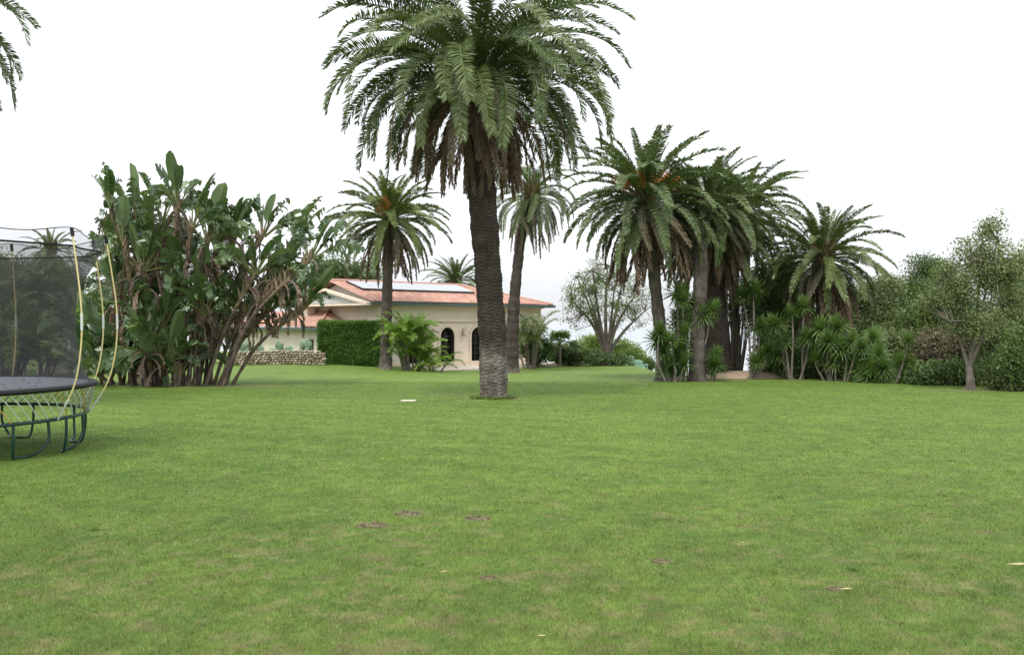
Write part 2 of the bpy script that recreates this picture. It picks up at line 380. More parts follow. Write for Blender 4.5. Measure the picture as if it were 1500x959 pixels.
def blob(g, c, r, rr, a=.5, sub=1, jit=.15):
    global _ico
    if _ico is None: _ico = {}
    if sub not in _ico:
        import bmesh
        bm = bmesh.new(); bmesh.ops.create_icosphere(bm, subdivisions=sub, radius=1)
        _ico[sub] = (np.array([v.co[:] for v in bm.verts]), np.array([[v.index for v in f.verts] for f in bm.faces])); bm.free()
    V, Fc = _ico[sub]
    g.add(V*(1+jit*(rr.rand(len(V), 1)-.5)*2)*np.array(r)+np.array(c), Fc, a)
for d, l in zip(DIRT, ('wide grey-brown bare soil patch, leftmost of the three large ones in the lawn', 'bare soil patch farthest from the viewer, middle one of the three large ones', 'reddish bare soil patch, rightmost of the three large ones in the lawn',
                       'small dark reddish dug hole alone on the right half of the lawn', 'tiny soil spot in the grass nearest the bottom middle of the lawn', 'tiny soil spot in the grass farthest right of all the patches')):
    soil_patch(d[0], d[1], d[2], d[3], l)

# ------------------------------------------------------------------ palms
def frond(L, e0, D, stage, seed, n=80, ll=.46, V0=25, stiff=1.0, wd=.032, vs=12):
    """one feather frond in the local XZ plane, leaving the origin along +X; stage 0 green 1 old 2 dead"""
    r = np.random.RandomState(seed); g = G(); k = 26
    t = np.linspace(0, 1, k); th = np.radians(np.maximum(e0-D*t**(1.5*stiff), -88+4*np.sin(9*t)))
    ds = L/(k-1); x = np.concatenate([[0], np.cumsum(np.cos(th[:-1])*ds)]); z = np.concatenate([[0], np.cumsum(np.sin(th[:-1])*ds)])
    wv = r.uniform(-.12, .12)*L; y = wv*t**2
    P = np.stack([x, y, z], 1); rad = .03*(1-t)+.005
    Vt, Qt = tube(P, rad*np.where(t < .1, 1.5, 1), 5); g.add(Vt, Qt, .95 if stage < 2 else .5)
    s = np.repeat(np.linspace(.1, .995, n), 2)+r.uniform(-.004, .004, 2*n); side = np.tile([1., -1.], n); m = 2*n
    P0 = np.stack([np.interp(s, t, P[:, i]) for i in range(3)], 1)
    T = unit(np.stack([np.interp(s, t, np.gradient(P[:, i])) for i in range(3)], 1))
    S = unit(np.cross(np.array([0, 0, 1.])*0+np.stack([-T[:, 2], 0*s, T[:, 0]], 1), T)); Nn = np.cross(T, S)
    al = np.radians((72-30*s**2)+r.uniform(-5, 5, m))
    if stage == 1: al = al*.75; ll = ll*.8
    if stage == 2: al = np.radians(24-8*s+r.uniform(-14, 14, m))
    v = np.radians(V0+r.choice([-vs, 0, vs], m)+r.uniform(-5, 5, m))
    if stage == 2: v = v+np.radians(r.uniform(-60, 60, m))
    Sv = S*(side*np.cos(v))[:, None]+Nn*(-np.sin(v))[:, None]*(1 if np.mean(Nn[:, 2]) < 0 else -1)
    d = np.cos(al)[:, None]*T+np.sin(al)[:, None]*Sv
    ln = ll*np.interp(s, [.1, .2, .35, .7, .92, 1], [.25, .6, 1, .95, .7, .45])*r.uniform(.85, 1.1, m)
    dr = np.array([0, 0, -1.])*(.12+.22*r.rand(m)[:, None])
    if stage == 2: dr = dr*1.6
    p1 = P0+d*(ln*.5)[:, None]; d2 = unit(d+dr); p2 = p1+d2*(ln*.55)[:, None]
    wv_ = unit(np.cross(d, np.cross(T, d)+r.normal(0, .35, (m, 3)))) ; wv_ = unit(T-d*np.sum(T*d, 1)[:, None]+.5*Nn*r.normal(0, 1, (m, 1)))
    w2 = wv_*(wd/2)*(ln/ll*.4+.6)[:, None]
    Vs = np.stack([P0-w2*.4, P0+w2*.4, p1+w2, p1-w2, p2], 1).reshape(-1, 3)
    b0 = np.arange(m)[:, None]*5
    va = np.clip(.45+.35*(s-.5)+r.normal(0, .14, m), 0, 1)
    if stage == 1: va = np.clip(.25+.9*(s-.4)+r.normal(0, .2, m), 0, 1)
    if stage == 2: va = np.clip(r.normal(.5, .25, m), 0, 1)
    g.add(Vs, b0+np.array([0, 1, 2, 3]), np.repeat(va, 5)); 
    g.P.append(b0+np.array([3, 2, 4])+(g.n-len(Vs)))
    return g
ES = [86, 76, 66, 56, 46, 36, 26, 15, 4, -8, -20, -33, -46]
LIB = {}
def lib(style, e, stage, var):
    key = (style, e, stage, var)
    if key not in LIB:
        seed = hash((e+100, stage, var)) % 9999
        c = math.cos(R(e))
        if style == 'arch': D, ll, L = 78+40*c, .44, 4.7
        elif style == 'stiff': D, ll, L = 28+50*c, .37, 3.8
        else: D, ll, L = 55+60*c, .52, 3.0
        if e < -20: D *= .8
        m = {0: 'frond', 1: 'frond_old', 2: 'frond_dead'}[stage]
        g_ = frond(L, e, D, stage, seed, ll=ll, V0=(20 if style != 'areca' else 30) if stage == 0 else 8, n={'arch': 170, 'stiff': 125, 'areca': 50}[style], wd={'arch': .04, 'stiff': .056, 'areca': .06}[style])
        LIB[key] = g_
    return LIB[key]
MESH = {}
def frond_mesh(style, e, stage, var, matn):
    key = (style, e, stage, var, matn)
    if key not in MESH:
        o = lib(style, e, stage, var).build('dead_frond' if stage == 2 else 'frond', M[matn]); MESH[key] = o.data; bpy.data.objects.remove(o)
    return MESH[key]
def trunk(path, radii, parent, seed=0, rowh=.05, nrow=None, grey=2.0, res=64, depth=.022, tone=(.12, .5), flare=.12):
    """bark of diamond leaf scars pushed out of the surface"""
    ln = sum(np.linalg.norm(np.diff(np.array(path), axis=0), axis=1)); k = int(ln/rowh*5 if res > 50 else ln/rowh*2.2)
    P = spline([list(p) for p in path], k); rad = np.interp(np.linspace(0, len(radii)-1, k), np.arange(len(radii)), radii)
    s = np.concatenate([[0], np.cumsum(np.linalg.norm(np.diff(P, axis=0), axis=1))])
    rad = rad+flare*np.exp(-s/.25)+.012*np.sin(s*5+seed)+.01*np.sin(s*13)
    r = np.random.RandomState(seed); th = np.arange(res)*2*math.pi/res
    TH, SS = np.meshgrid(th, s); m = max(4, int(round(2*math.pi*rad.mean()/.36)))
    row = SS/rowh; u = TH*m/(2*math.pi)
    wob = 1.5*fbm(TH*1.5+seed, SS*1.3, 9, 3)+.5*fbm(TH*6+seed, SS*6, 19, 3)
    a = (u+row*.5+wob) % 1-.5; b = (u-row*.5-wob) % 1-.5
    ridge = np.minimum(.5-abs(a), .5-abs(b))*2          # 0 at the edges of a scar
    ed = np.clip(1-ridge*2.6, 0, 1)*np.clip(fbm(TH*7, SS*14, 23, 2)*2.2-.35, 0, 1)
    nzv = fbm(TH*4+seed, SS*9, 4, 3)
    disp = depth*(ed*1.0+.8*(nzv-.5)); rr = rad[:, None]+disp
    T = unit(np.gradient(P, axis=0)); A = unit(np.cross(T, np.array([0, 1., 0]))); B = np.cross(T, A)
    V = P[:, None]+rr[..., None]*(np.cos(th)[None, :, None]*A[:, None]+np.sin(th)[None, :, None]*B[:, None])
    gl = np.clip((grey-SS+(fbm(TH*2, SS*3, 12, 3)-.5)*.8)/.5, 0, 1)
    va = tone[0]*(.5+nzv)+ed*tone[1]*(.3+1.2*nzv)*.6+gl*.36*(.4+1.1*nzv)
    va = va*(.45+1.1*fbm(TH*1.3+seed, SS*.9, 71, 3))
    va = va*(1-.35*gl*(1-ed)*(nzv < .45))
    i = np.arange(k-1)[:, None]*res; j = np.arange(res)[None]; j2 = (j+1) % res
    Q = np.stack([i+j, i+j2, i+res+j2, i+res+j], -1).reshape(-1, 4)
    g = G(); g.add(V.reshape(-1, 3), Q, np.clip(va, 0, 1).ravel())
    return g.build('trunk', M['trunk'], parent, smooth=True)
def palm(label, path, radii, n, ndead, style, scale, matn='frond', seed=0, fruit=0, emin=-46, name='palm_tree', group=None, merged=False, zspread=.9, grey=1.5, res=40, tone=(.12, .5), flare=.12, emax=86, old=.2, hang=1.0, side=None, skirt=2):
    r = np.random.RandomState(seed); path = [Vector(p) for p in path]
    root = empty(name, path[0], label=label, cat='palm tree', group=group)
    loc = [p-path[0]+Vector((0, 0, -.15 if i == 0 else 0)) for i, p in enumerate(path)]
    trunk(loc, radii, root, seed, grey=grey, res=res, tone=tone, flare=flare)
    top = loc[-1]; rt = radii[-1]
    # crown boss with cut leaf bases
    g = G(); blob(g, (0, 0, -.25), (rt*1.15, rt*1.15, .75), r, .2, 2, .06)
    for i in range(90):
        a = i*2.39996; zz = -.8+1.1*i/90; q = rt*1.1*math.sqrt(max(.1, 1-(zz+.1)**2))
        d = np.array([math.cos(a), math.sin(a), 0]); p = d*q*.9+np.array([0, 0, zz])
        g.tube([p, p+d*.12+np.array([0, 0, .12]), p+d*.2+np.array([0, 0, .32])], [.07, .055, .025], 4, a=r.rand())
    for i in range(14):   # closed spear leaves in the middle
        a = r.rand()*6.28; d = np.array([math.cos(a)*.16, math.sin(a)*.16, 1.0])
        g.tube([np.zeros(3), d*.7*scale, d*1.5*scale*r.uniform(.8, 1.3)], [.045, .035, .006], 4, a=.9)
    crown = g.build('crown', M['boss'], root, loc=top)
    parts = []
    for i in range(n+ndead):
        dead = i >= n; f = (i+.5)/n if not dead else 1
        e = emax-(emax-emin)*f**.85+r.uniform(-5, 5) if not dead else r.uniform(-66, -46)
        ec = min(ES, key=lambda q: abs(q-e)) if not dead else [-20, -33, -46, -56, -66][r.randint(skirt, 5)]
        stg = 2 if dead else (1 if f > 1-old and r.rand() < .75 else 0)
        az = i*2.39996+r.uniform(-.25, .25)
        if side is not None and dead: az = side+r.uniform(-1.3, 1.3)
        s = scale*r.uniform(.88, 1.08)*(1 if not dead else .85*hang)*(.62+.38*min(1, f*5))*(1-.22*max(0, f-.6)/.4 if not dead else 1)
        zo = -zspread*f*.75-(r.uniform(.05, .4) if dead else 0)
        Lc = Vector((math.cos(az)*rt*.85, math.sin(az)*rt*.85, zo+.1))
        Ro = Euler((r.normal(0, .22), R(-(e-ec)) if not dead else 0, az))
        parts.append((style, ec, stg, r.randint(3), Lc, Ro, s, 'frond_old' if stg == 1 else 'frond_dead' if stg == 2 else matn))
    if merged:
        gm = {}
        for st, ec, stg, va, Lc, Ro, s, mn in parts:
            src = lib(st, ec, stg, va); k = 'dead_fronds' if stg == 2 else 'fronds'
            gg, mm = gm.setdefault(k, (G(), mn)); A = np.array(Ro.to_matrix())*s; off = gg.n
            Vv = np.vstack(src.V)@A.T+np.array(Lc); gg.V.append(Vv); gg.A.append(np.concatenate(src.A))
            for p in src.P: gg.P.append(p+off)
            gg.n += len(Vv)
        for k, (gg, mm) in gm.items(): gg.build(k, M[matn] if k == 'fronds' else M['frond_dead'], crown)
    else:
        for st, ec, stg, va, Lc, Ro, s, mn in parts:
            o = bpy.data.objects.new('dead_frond' if stg == 2 else 'ageing_frond' if stg == 1 else 'frond', frond_mesh(st, ec, stg, va, mn))
            col.objects.link(o); o.parent = crown; o.location = Lc; o.rotation_euler = Ro; o.scale = (s, s, s)
    if fruit:
        for q in range(fruit):
            g = G(); a0 = q*2*math.pi/fruit+r.uniform(-.3, .3)+R(-100)
            ex = r.uniform(.95, 1.3)*scale
            base = np.array([math.cos(a0), math.sin(a0), 0])
            p0 = base*rt*.5; p1 = base*.55*ex+np.array([0, 0, .45*ex]); p2 = base*1.0*ex+np.array([0, 0, .5*ex])
            g.tube([p0, p1, p2], [.04, .03, .02], 5, a=.6)
            for i in range(110):
                t = r.uniform(.2, 1); st = p1+(p2-p1)*t; d = base*.4+r.normal(0, .45, 3)+np.array([0, 0, .15]); d = d/np.linalg.norm(d)*r.uniform(.25, .55)*ex
                g.tube([st, st+d*.6, st+d+np.array([0, 0, -.14])], [.012, .012, .009], 3, a=r.rand(), cap=False)
            g.build('fruit_stalk', M['fruit'], crown)
    return root

Yh = gp(724, 583).y
palm('tallest nearest palm in mid lawn, its crown cut by the top of the photo',
     [gp(724, 583), at(721, 487, Yh), at(715, 399, Yh), at(708, 311, Yh), at(704, 250, Yh), at(698, 180, Yh), at(697, 110, Yh)],
     [.375, .375, .36, .385, .375, .36, .35], 112, 60, 'arch', .98, 'frond', seed=3, grey=1.75, res=160, zspread=.6, hang=.74, skirt=0, flare=.05, old=.13, tone=(.0, .3), emax=78, emin=-14)
Y2 = 46.5; b2 = on(565, Y2)
palm('pale green palm beside the clipped hedge, orange stalks in its crown', [b2, at(566, 480, Y2), at(568, 400, Y2), at(571, 315, Y2)],
     [.33, .28, .27, .26], 76, 14, 'stiff', .93, 'frond_lt', seed=5, fruit=3, grey=.8, tone=(.16, .35), flare=.1, old=.3)
p = gp(750, 546); Y3 = p.y
palm('slender leaning palm with a thin crown just behind the tallest palm', [p, at(751, 480, Y3), at(757, 400, Y3), at(767, 325, Y3), at(779, 279, Y3)],
     [.38, .33, .27, .25, .24], 64, 12, 'arch', .66, 'frond', seed=8, grey=.7, tone=(.08, .3), flare=.1, old=.15)
p = gp(976, 557); Y5 = p.y
palm('bushy palm with bright orange stalks, leftmost of the right-hand palm cluster', [p, at(967, 480, Y5), at(960, 420, Y5), at(952, 340, Y5), at(947, 283, Y5)],
     [.34, .25, .23, .26, .3], 100, 30, 'stiff', .97, 'frond_dk', seed=12, fruit=6, grey=0, tone=(.2, .35), flare=.35, old=.25)
p = gp(1022, 558); Y6 = p.y
palm('palm with pale tan upper trunk, second from left in the right-hand palm cluster', [p, at(1022, 480, Y6), at(1026, 420, Y6), at(1026, 360, Y6+.6), at(1036, 296, Y6+2.2)],
     [.32, .27, .26, .3, .28], 78, 24, 'stiff', .84, 'frond_dk', seed=14, grey=0, tone=(.25, .4), flare=.1, old=.25)
Y7 = 38; 
palm('thick dark trunked palm standing behind the pale trunk in the right-hand cluster', [on(1050, Y7), at(1046, 480, Y7), at(1042, 400, Y7), at(1042, 330, Y7)],
     [.72, .6, .58, .5], 60, 20, 'stiff', .9, 'frond_dk', seed=17, grey=0, tone=(.06, .2), flare=.15, old=.15)
Y8 = 41.5; 
palm('palm with thin straight trunk, rightmost trunk of the clustered palms', [on(1079, Y8), at(1077, 480, Y8), at(1076, 400, Y8), at(1088, 306, Y8)],
     [.24, .22, .22, .22], 64, 14, 'stiff', .92, 'frond_dk', seed=19, grey=0, tone=(.12, .3), flare=.15)
Y9 = 37.5
palm('round headed palm over the sword-leaved plants, between the cluster and the right-hand trees', [on(1207, Y9), at(1207, 480, Y9), at(1208, 440, Y9), at(1206, 368, Y9)],
     [.4, .36, .36, .34], 84, 26, 'stiff', .8, 'frond', seed=21, grey=0, tone=(.12, .3), old=.2, hang=1.1)
Y10 = 19
palm('palm reaching in from the upper left corner with only frond tips showing', [on(-175, Y10), at(-175, 300, Y10), at(-178, 0, Y10)],
     [.4, .36, .34], 62, 10, 'arch', .74, 'frond', seed=23, grey=1)
palm('distant grey-green palm behind the solar roof of the house', [on(668, 78), at(668, 470, 78), at(668, 410, 78)], [.4, .36, .34], 70, 6, 'stiff', .84, 'frond_dk', seed=25, merged=True)
palm('small palm top showing above the dark trees behind the trampoline', [on(74, 60), at(74, 440, 60), at(74, 362, 60)], [.3, .26, .25], 44, 4, 'stiff', .56, 'frond_dk', seed=27, merged=True)
palm('dark palm behind the house roof, left of the pale green palm', [on(512, 74), at(512, 470, 74), at(512, 410, 74)], [.3, .26, .25], 50, 14, 'stiff', .85, 'frond_dk', seed=31, merged=True)

# ------------------------------------------------------------------ giant bird of paradise clump
def paddle(g, p0, d0, lp, lb, W, torn, r, bend=1.0, a=.5, dead=False, gp_=None, side_ref=None):
    """stalk + split paddle blade; blade geometry to g, stalk geometry to gp_"""
    d = np.array(d0, float); d /= np.linalg.norm(d); P = [np.array(p0, float)]; k1 = 5; D = [d]
    for i in range(k1):
        d = unit(d+np.array([0, 0, -.03*bend])); P.append(P[-1]+d*lp/k1)
    stalk = list(P); k = 20; B = [P[-1]]; T = [d]
    for i in range(k):
        d = unit(d+np.array([0, 0, -1.0])*(.03+.075*(i/k))*bend); B.append(B[-1]+d*lb/k); T.append(d)
    B = np.array(B); T = np.array(T)
    if gp_ is not None: gp_.tube(stalk+[B[8], B[-1]], [.03]*len(stalk)+[.014, .004], 5, a=a*.6+.2, cap=False)
    ref = side_ref if side_ref is not None else r.normal(0, 1, 3)
    S = unit(np.cross(T, ref)); Nn = np.cross(S, T)
    t = np.linspace(0, 1, k+1); wv = W*np.interp(t, [0, .06, .25, .6, .85, 1], [.15, .6, .95, 1, .7, .1])
    fold = r.uniform(.2, .7)
    for sd in (1, -1):
        i = 0
        while i < k:
            st = k if torn < .05 else max(1, int(r.exponential(1.5/torn))); j = min(k, i+st)
            ang = fold+(r.uniform(-.5, .7)*torn*1.6); sh = r.uniform(0, .25)*torn; rows = []
            for q in range(i, j+1):
                f = 0 if j == i else (q-i)/(j-i)-.5
                dirv = S[q]*sd*math.cos(ang)+Nn[q]*math.sin(ang)*(-1 if Nn[q][2] > 0 else 1)*(-1)
                dirv = unit(dirv+T[q]*.35)
                p = B[q]; w_ = wv[q]
                dro = np.array([0, 0, -1.])*w_*torn*.5
                sq = -T[q]*f*lb/k*(j-i)*sh
                rows += [p, p+dirv*w_*.55+Nn[q]*0, p+dirv*w_+dro*.6+sq]
            n = j-i; Q = []
            for q in range(n):
                b_ = q*3
                Q += [(b_, b_+1, b_+4, b_+3), (b_+1, b_+2, b_+5, b_+4)]
            g.add(rows, Q, np.clip(a+r.normal(0, .06), 0, 1)); i = j
SR = np.random.RandomState(41)
def strel_stem(root, base, head, r, nl=9, sc_=1.0, torn=.6, ndead=8, az=None):
    base = np.array(base); head = np.array(head); mid = base*.45+head*.55
    mid[:2] = base[:2]*.62+head[:2]*.38+r.normal(0, .1, 2)
    P = spline([base, mid, head], 14); t = np.linspace(0, 1, 14)
    g = G(); V, Q = tube(P, (.07-.012*t)*(1+.1*np.sin(np.arange(14)*2.1)), 9)
    V += r.normal(0, .006, V.shape); g.add(V, Q, np.repeat(np.clip(.15+.55*(t > .65)+r.normal(0, .12, 14), 0, 1), 9))
    for i in range(16):   # persistent leaf sheaths below the fan
        f = 1-.28*i/16; p = np.array([np.interp(f, t, P[:, c]) for c in range(3)]); a = r.rand()*6.28
        d = np.array([math.cos(a)*.3, math.sin(a)*.3, 1]); g.tube([p, p+d*.2, p+d*.42], [.07, .055, .02], 5, a=r.uniform(.3, 1))
    stem = g.build('stem', M['strel_stem'], root, smooth=True)
    az = r.rand()*6.28 if az is None else az; fx = np.array([math.cos(az), math.sin(az), 0])
    gl = G(); gs = G()
    for i in range(nl):
        f = (i/(nl-1)-.5)*2; an = f*R(68)+r.normal(0, .12)
        ax = unit((P[-1]-P[-3])*np.array([1, 1, 1]))
        d = ax*math.cos(an)*.75+np.array([0, 0, .55])+fx*math.sin(an)+r.normal(0, .14, 3)
        q = head+fx*f*.12
        s = sc_*r.uniform(.65, 1.12)
        paddle(gl, q, d, .7*s*(1-.2*abs(f)), 1.3*s, .27*s*r.uniform(.8, 1.2), max(0.06, torn*r.uniform(.4, 1.5)) if abs(f) > .12 else .03, r, bend=.35+1.25*f*f, a=np.clip(r.normal(.5, .25), 0, 1), gp_=gs, side_ref=np.cross(d, r.normal(0, 1, 3)))
    gl.build('leaf_fan', M['strel'], stem); gs.build('leaf_stalks', M['petiole'], stem)
    if ndead:
        gd = G()
        for i in range(ndead):
            f = 1-.25*r.rand(); p = np.array([np.interp(f, t, P[:, c]) for c in range(3)]); a = r.rand()*6.28
            d = np.array([math.cos(a), math.sin(a), r.uniform(-.2, .7)])
            paddle(gd, p, d, .5*sc_*r.uniform(.5, 1.2), .8*sc_*r.uniform(.5, 1.1), .09*sc_*r.uniform(.6, 1.4), 1.3, r, bend=5, a=np.clip(r.normal(.4, .3), 0, 1), gp_=gd)
        gd.build('dead_leaves', M['strel_dead'], stem)
Ys = gp(280, 565).y; ctr = on(262, Ys)
cl = empty('bird_of_paradise_clump', ctr, label='large clump of giant bird of paradise with paddle leaves beside the trampoline', cat='plant clump')
HEADS = [(163, 245, 218), (192, 262, 228), (256, 238, 256), (228, 298, 243), (292, 272, 262), (314, 292, 276), (350, 286, 288), (397, 285, 302), (450, 295, 322), (470, 318, 325),
         (412, 392, 330), (365, 396, 312), (468, 388, 338), (310, 418, 282), (250, 392, 262), (196, 402, 210), (203, 335, 222), (272, 338, 268), (332, 352, 290), (430, 345, 318),
         (160, 318, 200), (383, 340, 300), (236, 262, 240), (175, 370, 195), (290, 380, 272), (210, 372, 215), (232, 420, 235), (215, 455, 220), (180, 300, 215), (400, 380, 325), (215, 318, 228), (300, 400, 285), (345, 410, 308), (270, 350, 268), (330, 320, 300), (240, 470, 245)]
for (hx, tip, bx) in HEADS:
    dy = SR.uniform(-1.3, 1.6); Y = Ys+dy; hy = tip+62
    h = at(hx*.93+SR.uniform(10, 22), hy, Y); b_ = on(bx, Ys+dy*.7+.4)
    strel_stem(cl, b_-ctr+Vector((0, 0, -.1)), h-ctr, SR, nl=SR.randint(9, 13), sc_=SR.uniform(.88, 1.1), torn=SR.uniform(.5, 1.1), ndead=SR.randint(6, 12))
ctr2 = on(190, Ys+.3)
cl2 = empty('bird_of_paradise_clump', ctr2, label='low dark leafy clump with broad drooping leaves, left of the tall stems', cat='plant clump')
for (hx, tip, bx) in [(150, 440, 168), (128, 462, 150), (182, 470, 180), (215, 478, 208), (240, 500, 232), (165, 505, 165), (205, 520, 200), (140, 500, 155), (225, 450, 215), (262, 520, 255), (185, 430, 190), (240, 535, 240), (175, 540, 178)]:
    Y = Ys+SR.uniform(-.4, 1.6); h = at(hx, min(tip+62, 548), Y)
    strel_stem(cl2, on(bx, Y)-ctr2+Vector((0, 0, -.1)), h-ctr2, SR, nl=SR.randint(10, 14), sc_=SR.uniform(1.0, 1.25), torn=.35, ndead=0)

# ------------------------------------------------------------------ broadleaf trees, shrubs, hedges
def leafcloud(g, C, r, n, rad, size, flat=1.0, var=None, droop=0):
    """n leaf faces round each centre of C"""
    C = np.asarray(C); k = len(C); P = np.repeat(C, n, 0)+np.clip(r.normal(0, 1, (k*n, 3)), -1.7, 1.7)*np.array([rad, rad, rad*flat])
    m = len(P); d = unit(r.normal(0, 1, (m, 3))+np.array([0, 0, -droop])); u = unit(np.cross(d, r.normal(0, 1, (m, 3))))
    s = size*r.uniform(.6, 1.3, (m, 1)); 
    V = np.stack([P, P+d*s*.5+u*s*.28, P+d*s, P+d*s*.5-u*s*.28], 1).reshape(-1, 3)
    base = np.repeat(r.uniform(.15, .75, k) if var is None else var, n)
    g.add(V, np.arange(m*4).reshape(-1, 4), np.repeat(np.clip(base+r.normal(0, .16, m), 0, 1), 4))
def in_blobs(blobs, n, r, shell=.55):
    b = np.array(blobs, float); vol = b[:, 3]*b[:, 4]*b[:, 5]; i = r.choice(len(b), n, p=vol/vol.sum())
    d = unit(r.normal(0, 1, (n, 3))); q = (shell+(1-shell)*r.rand(n, 1))*r.uniform(.78, 1.02, (n, 1))
    return b[i, :3]+d*q*b[i, 3:6]
def tree(name, label, cat, base, blobs, trunk_h, tr, leafm, nclus=220, per=40, lsize=.13, crad=.28, seed=0, nlimb=7, barkm='bark', group=None, shell=.45, forks=None, twig=1.0, flat=.8, droop=0, nmain=4):
    r = np.random.RandomState(seed); base = Vector(base)
    root = empty(name, base, label=label, cat=cat, group=group)
    bl = [(b[0]-base.x, b[1]-base.y, b[2]-base.z, *b[3:]) for b in blobs]
    C = in_blobs(bl, nclus, r, shell)
    g = G(); top = np.array([r.normal(0, .1), r.normal(0, .1), trunk_h])
    g.tube(spline([(0, 0, -.2), (0, 0, .15), (top[0]*.4, top[1]*.4, trunk_h*.5), top], 9), np.interp(np.arange(9), [0, 1, 8], [tr*1.9, tr*1.25, tr*.9]), 10, a=.5)
    for q in range(3):   # buttressed, strandy bole
        a = q*2.1+r.rand(); o_ = np.array([math.cos(a), math.sin(a), 0])*tr*.62
        g.tube(spline([o_*2.1+np.array([0, 0, -.15]), o_*1.2+np.array([0, 0, trunk_h*.3]), top*.6+o_*.8+r.normal(0, .02, 3), top*1.02+o_*.5], 9), np.interp(np.arange(9), [0, 2, 8], [tr*.8, tr*.55, tr*.4]), 8, a=r.uniform(.2, .9))
    lims = in_blobs(bl, nlimb, r, .25) if forks is None else np.array(forks)-np.array(base)
    pts = []
    for li, L_ in enumerate(lims):
        if li >= nmain:
            PQ = np.array([p[0] for p in pts]); st_ = PQ[np.linalg.norm(PQ-L_, axis=1).argmin()]
            m_ = (st_+L_)/2+np.array([0, 0, .08*np.linalg.norm(L_-st_)])+r.normal(0, .1, 3)
            S_ = spline([st_, m_, L_], 7); g.tube(S_, np.linspace(tr*.3, tr*.12, 7), 6, a=r.uniform(.3, .7))
            for q in (3, 5, 6): pts.append((S_[q], tr*.16))
            continue
        mid = top*.55+L_*.45+np.array([0, 0, .18*np.linalg.norm(L_-top)])*r.uniform(-.3, .7)+r.normal(0, .12, 3)
        S_ = spline([top*r.uniform(.75, 1), mid, L_], 9); g.tube(S_, np.linspace(tr*.6, tr*.16, 9), 7, a=r.uniform(.3, .7))
        for q in (2, 4, 6, 8): pts.append((S_[q], tr*.16))
    PT = np.array([p[0] for p in pts])
    for c in C:
        d = np.linalg.norm(PT-c, axis=1); i = d.argmin()
        s = PT[i]; m_ = (s+c)/2+np.array([0, 0, .1])*d[i]*r.uniform(-.4, .8)+r.normal(0, .05, 3)*d[i]
        g.tube([s, m_, c], [tr*.13*twig, tr*.08*twig, .006], 4, a=r.uniform(.3, .8), cap=False)
    g.build('trunk', M[barkm], root, smooth=True)
    gl = G(); leafcloud(gl, C, r, per, crad, lsize, flat, droop=droop); gl.build('crown', M[leafm], root)
    return root
def shrub(name, label, cat, blobs, leafm, n=160, per=45, lsize=.12, crad=.2, seed=0, group=None, stems=True, droop=0):
    r = np.random.RandomState(seed); b = np.array(blobs, float); x, y = b[:, 0].mean(), b[:, 1].mean(); base = Vector((x, y, gz(x, y)))
    root = empty(name, base, label=label, cat=cat, group=group)
    bl = b.copy(); bl[:, :3] -= np.array(base)
    C = in_blobs(bl, n, r, .4); C[:, 2] = np.maximum(C[:, 2], .05)
    g = G()
    for c in C[::4]:
        s = np.array([c[0]*.35, c[1]*.35, -.1]); m_ = (s+c)/2+r.normal(0, .1, 3); g.tube([s, m_, c], [.04, .025, .006], 4, a=r.rand(), cap=False)
    g.build('stems', M['bark'], root)
    gl = G(); leafcloud(gl, C, r, per, crad, lsize, .8, droop=droop); gl.build('foliage', M[leafm], root)
    return root
def B(px, py, Y, rpx, rpy, ry=None):
    p = at(px, py, Y); return (p.x, p.y, p.z, rpx*Y/F, ry or rpx*Y/F*.8, rpy*Y/F)

# multi-stemmed round tree beyond the lawn
Yt = 57; bt = on(885, Yt)
fk = [at(x, y, Yt+dy) for x, y, dy in ((838, 440, 0), (845, 405, 1), (868, 395, -1), (890, 388, .5), (915, 400, 1), (935, 425, -1), (945, 455, 0), (900, 420, -2), (862, 430, 2), (878, 410, 0), (925, 470, 1), (846, 470, -1))]
tree('round_crowned_tree', 'airy round tree with many spreading limbs between the house and the palm cluster', 'tree', bt,
     [B(884, 432, Yt, 68, 52, 2.6), B(850, 445, Yt, 36, 40), B(928, 448, Yt, 38, 45), B(880, 400, Yt, 44, 24)], .7, .25, 'midleaf', 400, 26, .12, .19, 2, forks=fk, shell=.62, twig=.8, nmain=9)
# right-hand sparse tree
p = gp(1422, 571); Yr = p.y
fk = [at(x, y, Yr+dy) for x, y, dy in ((1455, 415, 0), (1400, 420, .5), (1462, 350, 0), (1440, 330, .6), (1390, 470, -.6), (1480, 440, .6), (1430, 380, -.6), (1500, 400, 0), (1380, 400, .4))]
tree('sparse_tree', 'sparse grey-barked tree with forked trunk at the right edge of the lawn', 'tree', p,
     [B(1440, 385, Yr, 42, 62), B(1475, 400, Yr, 40, 50), B(1400, 420, Yr, 40, 45), B(1448, 335, Yr, 24, 28), B(1490, 450, Yr, 35, 40), B(1370, 440, Yr, 30, 30), B(1420, 470, Yr, 50, 30)], .8, .12, 'oliveleaf', 420, 60, .085, .17, 5, forks=fk, twig=.8, shell=.2)
